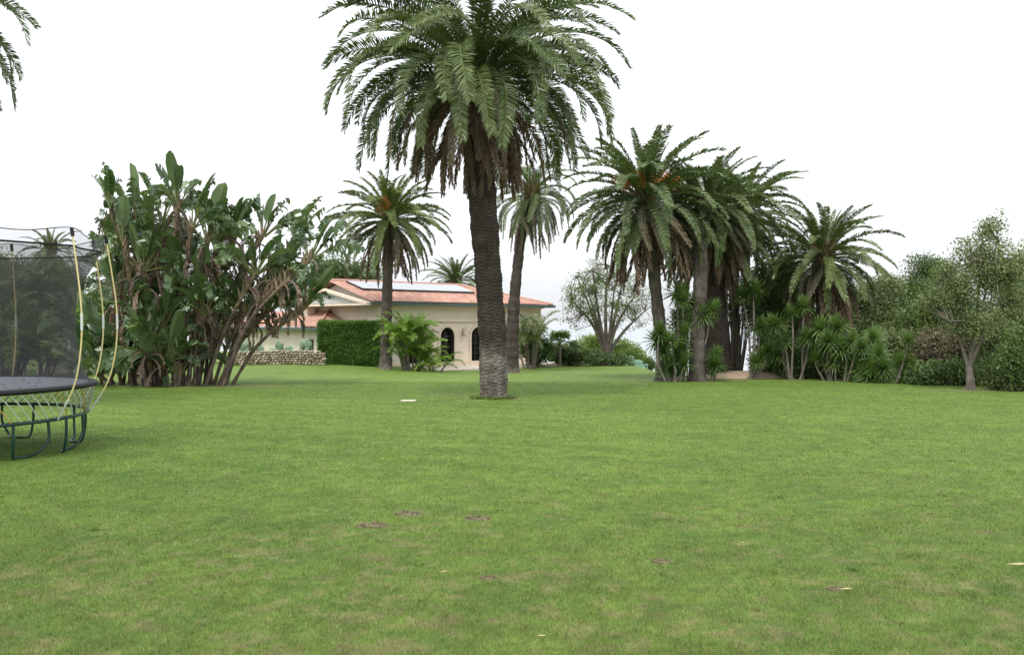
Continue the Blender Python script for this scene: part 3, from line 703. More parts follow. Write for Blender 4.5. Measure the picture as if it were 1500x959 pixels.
# right wood, each tree its own
tree('conifer', 'dark green pointed evergreen rising behind the sparse tree', 'tree', on(1350, 44), [B(1350, 440, 44, 42, 50), B(1355, 395, 44, 24, 28), B(1330, 470, 44, 40, 40), B(1376, 400, 44, 24, 26)], 2, .3, 'dkleaf', 330, 110, .11, .26, 7, shell=.3)
tree('bushy_tree', 'grey-green bushy tree just right of the round headed palm', 'tree', on(1285, 43), [B(1283, 450, 43, 36, 45), B(1300, 420, 43, 22, 24), B(1275, 500, 43, 40, 40), B(1262, 430, 43, 16, 20)], 2, .25, 'oliveleaf', 300, 110, .11, .26, 8, shell=.3)
tree('bushy_tree', 'bright green loose tree in the middle of the right-hand wood', 'tree', on(1372, 38), [B(1372, 450, 38, 48, 42), B(1340, 490, 38, 40, 40), B(1385, 420, 38, 26, 24), B(1410, 470, 38, 36, 40)], 1.5, .2, 'midleaf', 300, 110, .11, .26, 9, shell=.3)
tree('bushy_tree', 'dark tree at the far right behind the sparse one', 'tree', on(1478, 38), [B(1475, 470, 38, 45, 45), B(1500, 420, 38, 35, 55), B(1450, 500, 38, 40, 40)], 2, .25, 'dkleaf', 300, 110, .11, .26, 10, shell=.3)
tree('bushy_tree', 'pale green tree cut by the right edge of the photo', 'tree', on(1530, 33), [B(1525, 420, 33, 42, 70), B(1500, 470, 33, 35, 45), B(1550, 500, 33, 50, 60)], 2, .25, 'oliveleaf', 260, 50, .13, .3, 11, shell=.3)
tree('ivy_clad_tree', 'dark ivy-clad tree filling the gap right of the palm trunks', 'tree', on(1125, 41), [B(1128, 430, 41, 38, 50), B(1140, 490, 41, 42, 50), B(1108, 470, 41, 18, 30), B(1165, 450, 41, 34, 50), B(1150, 390, 41, 26, 30)], 2, .3, 'dkleaf', 420, 110, .11, .26, 12, shell=.2)
tree('bushy_tree', 'dark tree behind the round headed palm trunk', 'tree', on(1215, 43), [B(1200, 480, 43, 44, 40), B(1238, 470, 43, 30, 40), B(1230, 510, 43, 40, 35)], 1.5, .25, 'midleaf', 300, 110, .11, .26, 13, shell=.2)
shrub('shrub', 'dry brown twiggy bush left of the sparse tree trunk', 'shrub', [B(1370, 515, 34, 36, 38), B(1395, 495, 34, 30, 30), B(1352, 540, 34, 26, 28)], 'dryleaf', 260, 45, .11, .2, 21)
shrub('shrub', 'purplish dried bush directly behind the sparse tree trunk', 'shrub', [B(1412, 500, 32, 26, 24), B(1428, 520, 32, 22, 24)], 'dryleaf', 130, 45, .1, .18, 22)
shrub('shrub', 'leafy green bush at the foot of the wood, left of the sparse tree', 'shrub', [B(1385, 548, 31.5, 34, 22), B(1352, 550, 31.5, 24, 22), B(1405, 545, 31, 20, 20)], 'dkleaf', 200, 50, .11, .17, 23)
shrub('shrub', 'bright green weedy bush at the right edge of the lawn', 'shrub', [B(1490, 530, 27.5, 32, 48), B(1462, 545, 28.5, 26, 34), B(1520, 520, 27.5, 34, 58)], 'midleaf', 300, 50, .1, .18, 24)
shrub('shrub', 'grey-green bush between the sparse tree and the weedy edge', 'shrub', [B(1460, 500, 31, 32, 45), B(1445, 540, 31, 24, 30)], 'oliveleaf', 240, 45, .1, .2, 25)
shrub('shrub', 'olive bush between the yuccas and the dry brown bush', 'shrub', [B(1318, 515, 35, 34, 34), B(1290, 505, 35, 26, 30)], 'oliveleaf', 220, 50, .11, .2, 26)
shrub('shrub', 'dark low bush behind the yuccas under the round headed palm', 'shrub', [B(1180, 530, 37, 34, 30), B(1215, 530, 37, 30, 34), B(1245, 525, 37, 30, 36), B(1150, 520, 37, 26, 36)], 'dkleaf', 320, 50, .12, .2, 27)
shrub('shrub', 'dark low bush between the thin palm trunk and the yuccas', 'shrub', [B(1122, 525, 38, 24, 32), B(1105, 548, 38, 10, 8)], 'dkleaf', 130, 50, .12, .18, 28)
shrub('shrub', 'dark climbing growth behind the two left trunks of the palm cluster', 'shrub', [B(998, 500, 38.5, 12, 40), B(1000, 460, 38.5, 14, 26)], 'dkleaf', 90, 50, .12, .18, 29)
shrub('shrub', 'dark growth climbing between the thick and the thin palm trunks', 'shrub', [B(1064, 440, 40, 9, 45), B(1066, 395, 40, 14, 26), B(1095, 430, 40, 12, 50)], 'dkleaf', 130, 50, .1, .16, 30)
# beyond the lawn, centre
shrub('shrub', 'dark bush against the right end of the house', 'shrub', [B(782, 512, 55, 20, 22), B(768, 500, 56, 12, 25), B(800, 515, 55, 14, 14)], 'dkleaf', 170, 50, .15, .25, 31)
shrub('shrub', 'low dark bush under the small fan-leaved plant', 'shrub', [B(830, 520, 57, 26, 13), B(812, 515, 57, 16, 14)], 'dkleaf', 120, 50, .15, .22, 32)
shrub('shrub', 'low green ground bush left of the round tree trunk', 'shrub', [B(865, 524, 56, 26, 10), B(905, 527, 56, 22, 8)], 'dkleaf', 120, 45, .13, .2, 33)
shrub('shrub', 'lime green bush directly left of the round tree trunk', 'shrub', [B(862, 508, 62, 22, 20), B(876, 500, 62, 14, 12)], 'limeleaf', 150, 45, .14, .24, 34)
shrub('shrub', 'lime green bush between the round tree and the green chairs', 'shrub', [B(910, 512, 62, 18, 18), B(928, 520, 61, 18, 16)], 'limeleaf', 150, 40, .14, .24, 35)
shrub('shrub', 'dark low bush behind the green chairs, next to the palm trunk', 'shrub', [B(950, 534, 63, 10, 6), B(946, 528, 63, 12, 4)], 'dkleaf', 70, 40, .13, .2, 36)
# left background behind the trampoline
tree('bushy_tree', 'olive brown tree farthest left behind the trampoline net', 'tree', on(-10, 44), [B(0, 430, 44, 60, 70), B(-40, 400, 44, 60, 50), B(25, 400, 44, 30, 34)], 2, .3, 'oliveleaf', 360, 110, .11, .3, 41, shell=.3)
tree('bushy_tree', 'greenish brown tree behind the net, right of the farthest left one', 'tree', on(80, 46), [B(62, 420, 46, 40, 50), B(95, 430, 46, 34, 55), B(75, 480, 46, 44, 40)], 2, .3, 'oliveleaf', 360, 110, .11, .3, 42, shell=.3)
shrub('shrub', 'dark bush low behind the trampoline net, in front of the trees', 'shrub', [B(85, 480, 41, 30, 40), B(105, 500, 41, 22, 34)], 'dkleaf', 260, 50, .13, .24, 43)
shrub('shrub', 'grey leafy bush just above the trampoline mat', 'shrub', [B(28, 508, 38, 30, 24), B(0, 505, 38, 26, 26)], 'oliveleaf', 220, 50, .13, .2, 44)
shrub('shrub', 'bright green bush glimpsed between the net poles and the paddle leaves', 'shrub', [B(132, 470, 43, 22, 34), B(145, 440, 43, 14, 20), B(128, 505, 43, 14, 14)], 'midleaf', 200, 45, .16, .24, 45)
tree('bushy_tree', 'dark tree behind the house, showing between paddle leaves and pale palm', 'tree', on(478, 76), [B(480, 400, 76, 34, 22), B(450, 420, 76, 34, 30), B(530, 405, 76, 30, 22)], 4, .4, 'dkleaf', 220, 50, .24, .5, 46)
tree('bushy_tree', 'distant tree seen through the stems of the paddle-leaved clump', 'tree', on(230, 62), [B(210, 450, 62, 60, 50), B(280, 460, 62, 60, 45), B(330, 480, 62, 40, 34), B(160, 470, 62, 40, 40)], 3, .4, 'oliveleaf', 360, 50, .2, .4, 47, shell=.3)

# feathery small palms: areca clumps
def areca(label, base, n, scale, seed, matn='areca', name='areca_palm', stems=6, group=None, spread=.35, hts=(.1, 2.2)):
    r = np.random.RandomState(seed); root = empty(name, base, label=label, cat='palm', group=group)
    g = G(); tops = []
    for i in range(stems):
        a = r.rand()*6.28; q = spread*r.rand()**.5; h = r.uniform(*hts)*scale; b_ = np.array([math.cos(a)*q, math.sin(a)*q, -.1]); t_ = b_*np.array([2.2, 2.2, 1])+np.array([0, 0, h])
        g.tube([b_, (b_+t_)/2, t_], [.06, .05, .04], 6, a=.6); tops.append(t_)
    g.build('stems', M['bark'], root, smooth=True)
    gl = G()
    for i in range(n):
        t_ = tops[i % stems]; e = r.uniform(25, 80) if spread < .5 else r.uniform(42, 86); ec = min(ES, key=lambda q: abs(q-e)); src = lib('areca', ec, 0, r.randint(3))
        A = np.array(Euler((r.normal(0, .3), 0, r.rand()*6.28)).to_matrix())*scale*r.uniform(.55, .8)
        V = np.vstack(src.V)@A.T+t_; off = gl.n; gl.V.append(V); gl.A.append(np.concatenate(src.A)); gl.n += len(V)
        for p in src.P: gl.P.append(p+off)
    gl.build('fronds', M[matn], root); return root
areca('bright green feathery palm clump in front of the house wall', on(602, 46.2), 90, .9, 51, stems=14, spread=.5, hts=(.1, 2.3))
areca('low bright feathery palm beside the arched door, right of the taller clump', on(634, 45.9), 26, .62, 52, stems=5, hts=(.1, .8))
areca('slender green palm clump at the right corner of the house', on(777, 53), 26, 1.0, 53, matn='frond', stems=6, hts=(1.2, 3.0), spread=.4)
areca('feathery palm seen low through the net, at the far left', on(5, 37), 34, 1.15, 54, matn='frond_lt', stems=5, hts=(.5, 2.0))
areca('feathery palm seen through the middle of the net', on(60, 38), 30, 1.05, 55, matn='areca', stems=5, hts=(.5, 1.7))
areca('tall feathery palm high behind the net at the left edge', on(30, 41), 30, 1.2, 56, matn='frond', stems=4, hts=(2.0, 3.2))
def fanplant(label, base, n, scale, seed):
    r = np.random.RandomState(seed); root = empty('fan_palm', base, label=label, cat='palm'); g = G(); g.tube([(0, 0, -.1), (0, 0, .6*scale), (0.02, 0, 1.2*scale)], [.12, .1, .1], 8, a=.4); g.build('trunk', M['bark'], root)
    gl = G()
    for i in range(n):
        a = r.rand()*6.28; e = r.uniform(-.2, 1.2); d = np.array([math.cos(a)*math.cos(e), math.sin(a)*math.cos(e), math.sin(e)]); p0 = np.array([0, 0, 1.2*scale]); p1 = p0+d*.65*scale
        gl.tube([p0, p1], [.014, .01], 4, a=.6); s_ = unit(np.cross(d, [0, 0, 1.])); u_ = np.cross(s_, d)
        for q in np.linspace(-1.9, 1.9, 17):
            dd = d*math.cos(q)+s_*math.sin(q)+u_*r.normal(0, .1); t_ = p1+dd*.48*scale*r.uniform(.8, 1.1)+np.array([0, 0, -.08]); w_ = np.cross(dd, u_)*.028*scale
            gl.add([p1, p1+dd*.3*scale+w_, t_, p1+dd*.3*scale-w_], [(0, 1, 2, 3)], r.rand()*.8)
    gl.build('crown', M['midleaf'], root); return root
fanplant('small dark fan palm against the white sky, right of the house', on(820, 55), 26, 1.15, 61)
fanplant('small fan palm in the dark bushes close to the round tree', on(845, 56), 20, .8, 62)

# hedge
def clipped_hedge():
    r = np.random.RandomState(71); Y = 48.3; a = on(466, Y); b_ = on(551, Y-.3); zt = at(0, 472, Y).z
    L_ = b_.x-a.x; D_ = 1.3; H = zt-a.z
    root = empty('hedge', ((a.x+b_.x)/2, Y+D_/2, a.z), label='tall clipped green box hedge between stone wall and palm trunk', cat='hedge')
    g = G(); g.box(-L_/2+.1, L_/2-.1, -D_/2+.1, D_/2-.1, -.2, H-.12, .0); g.build('inner_twigs', M['hedge'], root)
    n = 30000; f = r.rand(n); P = np.zeros((n, 3)); k = r.choice(4, n, p=[.6, .2, .1, .1])
    P[:, 0] = r.uniform(-L_/2, L_/2, n); P[:, 1] = r.uniform(-D_/2, D_/2, n); P[:, 2] = r.uniform(0, H, n)
    P[k == 0, 1] = -D_/2; P[k == 1, 2] = H; P[k == 2, 0] = -L_/2; P[k == 3, 0] = L_/2
    bul = (fbm(P[:, 0]*1.3+9, P[:, 2]*1.3+P[:, 1], 5, 3)-.5)*.22
    P += r.normal(0, .035, P.shape); P[k == 0, 1] -= bul[k == 0]; P[k == 1, 2] += bul[k == 1]*.8
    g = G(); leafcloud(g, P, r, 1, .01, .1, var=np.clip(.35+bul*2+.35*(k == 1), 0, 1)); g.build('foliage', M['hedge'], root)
clipped_hedge()

# yuccas
def rosette_geo(seed, n=110, L=.62):
    r = np.random.RandomState(seed); g = G()
    for i in range(n):
        e = R(88-118*(i/n)**.9); a = i*2.39996; d = np.array([math.cos(a)*math.cos(e), math.sin(a)*math.cos(e), math.sin(e)]); s_ = unit(np.cross(d, [0, 0, 1.])+1e-6)
        l = L*r.uniform(.75, 1.1); dr = np.array([0, 0, -1.])*l*(.06+.25*(i/n)**2)*r.uniform(.3, 1.5); w_ = s_*.022
        p1 = d*l*.35; p2 = d*l*.75+dr*.4; p3 = d*l+dr
        g.add([-w_*.6, w_*.6, p1+w_, p1-w_, p2+w_*.8, p2-w_*.8, p3], [(0, 1, 2, 3), (3, 2, 4, 5)], np.clip(.75-.5*i/n+r.normal(0, .1), 0, 1)); g.P.append(np.array([(5, 4, 6)])+g.n-7)
    return g
ROS = []
for s_ in range(3):
    o = rosette_geo(80+s_).build('leaf_rosette', M['yucca']); ROS.append(o.data); bpy.data.objects.remove(o)
def yucca(label, px, Y, heads, seed, scale=1.0, rr=.034):
    r = np.random.RandomState(seed); base = on(px, Y); root = empty('yucca', base, label=label, cat='yucca', group='yuccas planted along the edge under the palms')
    g = G(); hs = []
    for (hx, hy) in heads:
        h = at(hx, hy, Y+r.uniform(-.5, .5))-base; hs.append(h); h = np.array(h)
        b_ = np.array([h[0]*.25+r.normal(0, .12), h[1]*.3, -.1]); mid = b_*.45+h*.55+r.normal(0, .1, 3); mid[0] = b_[0]*.4+h[0]*.6+r.normal(0, .1)
        g.tube(spline([b_, mid, h], 8), np.linspace(rr*1.5, rr, 8), 6, a=r.uniform(.5, 1))
    g.build('stem', M['bark'], root, smooth=True)
    for h in hs:
        o = bpy.data.objects.new('leaf_rosette', ROS[r.randint(3)]); col.objects.link(o); o.parent = root; o.location = h
        o.rotation_euler = (r.normal(0, .35), r.normal(0, .35), r.rand()*6.28); s = scale*r.uniform(.8, 1.15); o.scale = (s, s, s)
yucca('bushy yucca in front of the leftmost trunk of the palm cluster', 985, 33.6, [(967, 488), (985, 500), (1003, 490), (972, 515), (992, 520), (1003, 535), (975, 540), (990, 545), (1000, 512), (962, 500), (984, 530)], 1)
yucca('tall yucca leaning across the pale trunk with three high heads', 1008, 34.6, [(1016, 447), (1042, 454), (1000, 440), (992, 430), (1012, 470), (1028, 462)], 2, 1.05)
yucca('single low yellowish yucca between the pale and thick palm trunks', 1047, 34.2, [(1047, 520), (1045, 540), (1052, 535)], 3, 1.1)
yucca('yucca with a tall bare stem just right of the thin palm trunk', 1103, 36, [(1087, 434), (1103, 428), (1112, 480), (1117, 520), (1108, 530), (1125, 515)], 4, 1.05)
yucca('yucca with pale crossing stems left of the round headed palm', 1165, 35.6, [(1138, 475), (1150, 500), (1178, 450), (1160, 460), (1182, 495), (1140, 520)], 5)
yucca('yucca clump with many heads directly below the round headed palm', 1215, 34.8, [(1200, 482), (1230, 478), (1203, 510), (1232, 512), (1215, 500), (1240, 520), (1195, 525), (1222, 530), (1248, 530)], 6, 1.05)
yucca('yucca with a bare diagonal stem leaning to the right', 1235, 34.2, [(1262, 510), (1248, 500), (1280, 495)], 7, .9)
yucca('low wide yucca mound left of the olive bush', 1278, 33.4, [(1265, 525), (1285, 522), (1275, 540), (1295, 540), (1260, 545), (1290, 552), (1272, 555)], 8, 1.15)
yucca('yucca with one upright head in front of the dry brown bush', 1328, 32.6, [(1331, 500), (1325, 530), (1335, 540), (1322, 552), (1330, 556), (1342, 550)], 9, .9)

# ------------------------------------------------------------------ house
HA = Vector((-7.86, 49.9, 0)); TH = R(45)
FL = -1.25; EV = 2.73; WT = 2.68; HL, HD = 14.0, 8.0
house = empty('house', (HA.x, HA.y, FL), TH, label='cream stone villa wing with arched doors and a red tiled roof', cat='house')
zt = lambda z: z-FL       # world height -> house height
H = zt(WT); SLP = .295; OV = .6
def arch_wall(x0, x1, h, doors, dw, dh, y0, depth):
    g = G(); xs = x0; n = 14
    def quad(a, b_, c, d): g.add([a, b_, c, d], [(0, 1, 2, 3)])
    for dx in doors:
        l, r_ = dx-dw/2, dx+dw/2; sp = dh-dw/2
        quad((xs, y0, 0), (l, y0, 0), (l, y0, h), (xs, y0, h)); xs = r_
        pts = [(l, 0), (l, sp)]+[(dx-dw/2*math.cos(math.pi*i/n), sp+dw/2*math.sin(math.pi*i/n)) for i in range(1, n)]+[(r_, sp), (r_, 0)]
        for i in range(len(pts)-1):
            (ax, az), (bx, bz) = pts[i], pts[i+1]
            if bx > ax+1e-6: quad((ax, y0, az), (bx, y0, bz), (bx, y0, h), (ax, y0, h))
            quad((ax, y0, az), (ax, y0+depth, az), (bx, y0+depth, bz), (bx, y0, bz))
    quad((xs, y0, 0), (x1, y0, 0), (x1, y0, h), (xs, y0, h)); return g
DW, DH = 1.15, 2.45; DOORS = [2.75, 5.35, 7.95, 10.55]
g = arch_wall(0, HL, H, DOORS, DW, DH, 0, .35)
g.add([(0, HD, 0), (HL, HD, 0), (HL, HD, H), (0, HD, H)], [(0, 1, 2, 3)])
g.add([(HL, 0, 0), (HL, HD, 0), (HL, HD, H), (HL, 0, H)], [(0, 1, 2, 3)])
g.add([(0, 0, 0), (0, HD, 0), (0, HD, H), (0, HD/2, H+HD/2*SLP+.1), (0, 0, H)], [(0, 1, 2, 3, 4)])
wall = g.build('wall', M['stucco'], house)
g = G()
g.box(-.06, HL+.06, -.15, 0-.003, zt(1.55), zt(1.65)); g.box(-.05, HL+.05, -.05, -.003, 0, .28)
g.box(-.1, HL+.1, -.2, -.003, H-.22, H-.12)
g.box(-.08, -.003, .0, HD, zt(1.53), zt(1.67)); g.box(HL+.003, HL+.08, 0, HD, zt(1.53), zt(1.67)); g.box(HL+.003, HL+.14, 0, HD, H-.2, H-.04)
for x in (0.2, HL-.2): g.box(x-.26, x+.26, -.045, -.002, .28, zt(1.53))
g.build('string_course', M['trim'], house)
def arch_trim(dx, w1, w2, y):
    g = G(); n = 18; sp = DH-DW/2
    A = [(dx-w1, 0), (dx-w1, sp)]+[(dx-w1*math.cos(math.pi*i/n), sp+w1*math.sin(math.pi*i/n)) for i in range(1, n)]+[(dx+w1, sp), (dx+w1, 0)]
    Bp = [(dx-w2, 0), (dx-w2, sp)]+[(dx-w2*math.cos(math.pi*i/n), sp+w2*math.sin(math.pi*i/n)) for i in range(1, n)]+[(dx+w2, sp), (dx+w2, 0)]
    for i in range(len(A)-1):
        a, b_, c, d = A[i], A[i+1], Bp[i+1], Bp[i]
        g.add([(a[0], y, a[1]), (b_[0], y, b_[1]), (c[0], y, c[1]), (d[0], y, d[1])], [(0, 1, 2, 3)], .3+.4*(i % 2))
        g.add([(d[0], y, d[1]), (c[0], y, c[1]), (c[0], 0, c[1]), (d[0], 0, d[1])], [(0, 1, 2, 3)])
        g.add([(a[0], y, a[1]), (b_[0], y, b_[1]), (b_[0], 0, b_[1]), (a[0], 0, a[1])], [(0, 1, 2, 3)])
    return g
for dx in DOORS:
    g = G(); n = 20; sp = DH-DW/2; w = DW/2-.002
    pts = [(dx-w, .02), (dx-w, sp)]+[(dx-w*math.cos(math.pi*i/n), sp+w*math.sin(math.pi*i/n)) for i in range(1, n)]+[(dx+w, sp), (dx+w, .02)]
    g.add([(x, .3, z) for x, z in pts], [list(range(len(pts)))]); pane = g.build('glass_pane', M['glass'], None)
    g = arch_trim(dx, DW/2-.07, DW/2-.003, .22); 
    for mx_ in (-.0,): g.box(dx+mx_-.045, dx+mx_+.045, .22, .27, .02, DH-.08)
    for z in (.08, .75, 1.4, sp): g.box(dx-DW/2+.06, dx+DW/2-.06, .235, .27, z-.025, z+.025)
    fr = g.build('arched_door', M['darkframe'], house); pane.parent = fr
    arch_trim(dx, DW/2+.002, DW/2+.17, -.06).build('door_surround', M['trim'], house)
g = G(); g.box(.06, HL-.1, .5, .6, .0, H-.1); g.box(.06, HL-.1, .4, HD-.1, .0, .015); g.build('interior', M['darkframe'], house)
g = G()
for i in range(int(HL/.42)+1):
    x = .1+i*.42; g.box(x-.06, x+.06, -.52, -.005, H-.11, H-.01)
for i in range(int(HD/.42)): y = .2+i*.42; g.box(HL+.145, HL+.48, y-.05, y+.05, H-.16, H-.01)
for i in range(int(HD/.42)): y = .2+i*.42; g.box(-.9, -.01, y-.05, y+.05, H-.16, H-.01)
g.build('rafter_ends', M['trim'], house)
def tiled(u0, u1, lo, hi, n_u, clampf, P, rise, run):
    """roof slope of barrel tiles: u along the eave, t up the slope. P(u,t)->xyz base point"""
    g = G(); sp = .24; nu = int((u1-u0)/sp*8); nt_ = int(run/.1); us_ = np.linspace(u0, u1, nu)
    ts = np.linspace(0, 1, nt_); Uu, Tt = np.meshgrid(us_, ts)
    lo_, hi_ = clampf(Tt); Uc = np.clip(Uu, lo_, hi_)
    bar = abs(np.sin(math.pi*Uu/sp))**.8*.07; step = ((Tt*run/.36) % 1)*-.03
    V = P(Uc, Tt); V[..., 2] += bar+step+.03
    tid = (np.floor(Uu/sp).astype(int), np.floor(Tt*run/.36).astype(int)); va = h2(tid[0], tid[1], 5)
    va = np.clip(.5+.55*(va-.5)+.12*(fbm(Uu*.6, Tt*run*.6, 4, 3)-.5)*2, 0, 1)
    i_ = np.arange(V.shape[0]*V.shape[1]).reshape(V.shape[:2])
    Q = np.stack([i_[:-1, :-1], i_[:-1, 1:], i_[1:, 1:], i_[1:, :-1]], -1).reshape(-1, 4)
    g.add(V.reshape(-1, 3), Q, va.ravel()); return g
run = HD/2+OV; rise = run*SLP; ze = H
def Pf(Uc, Tt): return np.stack([Uc, -OV+Tt*run, ze+Tt*rise], -1)
def Pb(Uc, Tt): return np.stack([Uc, HD+OV-Tt*run, ze+Tt*rise], -1)
x1 = HL+OV; x0 = -.9
gf = tiled(x0, x1, 0, 0, 0, lambda T: (x0+0*T, x1-T*run), Pf, rise, run)
gb = tiled(x0, x1, 0, 0, 0, lambda T: (x0+0*T, x1-T*run), Pb, rise, run)
def Pr(Uc, Tt): return np.stack([x1-Tt*run, Uc, ze+Tt*rise], -1)
gr_ = tiled(-OV, HD+OV, 0, 0, 0, lambda T: (-OV+T*run, HD+OV-T*run), Pr, rise, run)
for q in (gb, gr_):
    off = gf.n; gf.V += q.V; gf.A += q.A; gf.P += [p_+off for p_ in q.P]; gf.n += q.n
gf.tube([(x0, HD/2, ze+rise+.06), (x1-run, HD/2, ze+rise+.06)], .11, 8, a=.6)
gf.tube([(x1, -OV, ze+.06), (x1-run, HD/2, ze+rise+.06)], .1, 8, a=.6); gf.tube([(x1, HD+OV, ze+.06), (x1-run, HD/2, ze+rise+.06)], .1, 8, a=.5)
roof = gf.build('roof', M['tile'], house, smooth=True)
g = G(); g.add([(x0, -OV, ze-.005), (x1, -OV, ze-.005), (x1, HD+OV, ze-.005), (x0, HD+OV, ze-.005)], [(0, 1, 2, 3)]); g.build('soffit', M['trim'], roof)
g = G(); g.box(x0, x1+.1, -OV-.13, -OV+.0, ze-.16, ze+.02); g.box(x1, x1+.13, -OV+.01, HD+OV, ze-.16, ze+.02); g.build('gutter', M['copper'], house)
# gable end: raked parapet with grey tympanum
g = G(); zb = H-.02; ap = zb+HD/2*.2
g.add([(-1.0, -.5, zb), (-1.0, HD/2, ap), (-1.0, HD+.3, zb)], [(0, 1, 2)]); g.build('gable_panel', M['greyroof'], house)
g = G()
for (ya, yb, za, zb_) in ((-.62, HD/2, zb+.0, ap+.12), (HD+.4, HD/2, zb, ap+.12)):
    for q, (o1, o2) in enumerate(((-1.22, -.92),)):
        g.add([(o1, ya, za), (o2, ya, za), (o2, yb, zb_), (o1, yb, zb_), (o1, ya, za-.16), (o2, ya, za-.16), (o2, yb, zb_-.16), (o1, yb, zb_-.16)],
              [(0, 1, 2, 3), (4, 5, 6, 7), (0, 4, 7, 3), (1, 5, 6, 2), (0, 1, 5, 4)], .5)
g.box(-1.2, -.003, -.5, HD, zb-.16, zb-.03); g.build('gable_cornice', M['trim'], house)
# solar panels lying on the slope, each panel a part
ncol = 9; a0, a1, b0, b1 = .2, 9.2, 1.75, 3.45
for i in range(ncol):
    wpan = (a1-a0)/ncol; xa = a0+i*wpan+.012; xb = xa+wpan-.024
    g = G(); zf = lambda y: ze+(y+OV)*SLP+.2
    g.add([(xa, b0, zf(b0)), (xb, b0, zf(b0)), (xb, b1, zf(b1)), (xa, b1, zf(b1)), (xa, b0, zf(b0)-.04), (xb, b0, zf(b0)-.04), (xb, b1, zf(b1)-.04), (xa, b1, zf(b1)-.04)], [(0, 1, 2, 3), (7, 6, 5, 4), (0, 4, 5, 1), (1, 5, 6, 2), (2, 6, 7, 3), (3, 7, 4, 0)])
    g.build('solar_panel', M['solar'], roof)
g = G(); g.box(a0-.02, a1+.02, b0-.08, b0-.01, ze+(b0+OV)*SLP-.02, ze+(b0+OV)*SLP+.19)
for i in range(20):
    y = b0+(b1-b0)*i/20; y2 = b0+(b1-b0)*(i+1)/20; g.box(a0-.06, a0-.005, y, y2, ze+(y+OV)*SLP, ze+(y2+OV)*SLP+.17)
g.build('panel_rail', M['darkframe'], roof)
# wall lantern
def lantern(x, z):
    g = G(); y = -.28
    g.box(x-.05, x+.05, -.04, -.004, z-.25, z+.2); g.tube([(x, -.03, z+.1), (x, -.16, z+.28), (x, y, z+.22)], .014, 6)
    g.tube([(x, -.03, z-.15), (x, -.16, z-.3), (x, y, z-.25)], .014, 6)
    for sx in (-.16, .16): g.tube([(x, -.03, z-.1), (x+sx*.7, -.12, z-.28), (x+sx, -.1, z-.12), (x+sx, -.1, z+.02)], .014, 6)
    for sx in (-1, 1):
        for sy in (-1, 1): g.tube([(x+.06*sx, y+.06*sy, z-.2), (x+.09*sx, y+.09*sy, z+.14)], .009, 4)
    g.tube([(x, y, z+.13), (x, y, z+.2), (x, y, z+.3)], [.14, .05, .01], 8); g.tube([(x, y, z-.28), (x, y, z-.21)], [.02, .09], 8)
    o = g.build('wall_lantern', M['brass'], house)
    g = G(); g.tube([(x, y, z-.2), (x, y, z+.13)], [.05, .075], 8); g.build('lantern_glass', M['white'], o)
lantern(6.65, zt(.9)); lantern(4.05, zt(.9))
# terrace
ter = G(); ter.box(1.1, HL+1.6, -3.1, -.052, -.35, -.0); tr_ = ter.build('terrace', M['slab'], None, loc=(HA.x, HA.y, FL)); tr_.rotation_euler = (0, 0, TH); tag(tr_, kind='structure')
# lower left wing
wing = empty('house_wing', (HA.x, HA.y, FL), TH, label='low villa wing with small red hipped roof behind the stone wall and cactus', cat='house')
WZ = zt(1.2); wx0, wy0, wy1 = -2.05, 2.9, 13
g = G(); g.box(wx0, -.12, wy0, wy1, -.1, WZ-.02); g.build('wall', M['stucco'], wing)
wr = .0-(wx0-.5); 
def Pw(Uc, Tt): return np.stack([wx0-.5+Tt*wr-.0, Uc, WZ+Tt*wr*.38], -1)
ga = tiled(wy0-.5, wy1+.5, 0, 0, 0, lambda T: (wy0-.5+T*wr, wy1+.5+0*T), Pw, 0, wr)
def Pw2(Uc, Tt): return np.stack([Uc, wy0-.5+Tt*wr, WZ+Tt*wr*.38], -1)
gb = tiled(wx0-.5, -.1, 0, 0, 0, lambda T: (wx0-.5+T*wr, -.1+0*T), Pw2, 0, wr)
off = ga.n; ga.V += gb.V; ga.A += gb.A; ga.P += [p_+off for p_ in gb.P]; ga.n += gb.n
ga.tube([(wx0-.5, wy0-.5, WZ+.06), (0-.1, wy0-.5+wr, WZ+wr*.38+.08)], .1, 8, a=.5)
ga.build('roof', M['tile'], wing, smooth=True)
g = G(); g.box(wx0-.62, wx0-.5, wy0-.6, wy1+.5, WZ-.14, WZ+.01); g.box(wx0-.5, -.1, wy0-.62, wy0-.5, WZ-.14, WZ+.01); g.box(wx0-.49, -.1, wy0-.49, wy1, WZ-.03, WZ-.015); g.build('gutter', M['copper'], wing)
g = G()
for i in range(20): y = wy0+.1+i*.5; g.box(wx0-.45, wx0-.01, y-.05, y+.05, WZ-.15, WZ-.04)
g.build('rafter_ends', M['trim'], wing)
g = G(); yw = 4.1; g.box(wx0-.05, wx0-.003, yw-.5, yw+.5, .6, 1.75); wf = g.build('window', M['darkframe'], wing)
g = G(); g.box(wx0-.06, wx0-.051, yw-.42, yw+.42, .68, 1.67); g.build('glass_pane', M['glass'], wf)
g = G(); g.box(-.9, -.35, 6.2, 6.7, WZ+.6, WZ+1.3); g.box(-.95, -.3, 6.15, 6.75, WZ+1.3, WZ+1.38); g.build('chimney', M['stucco'], wing)

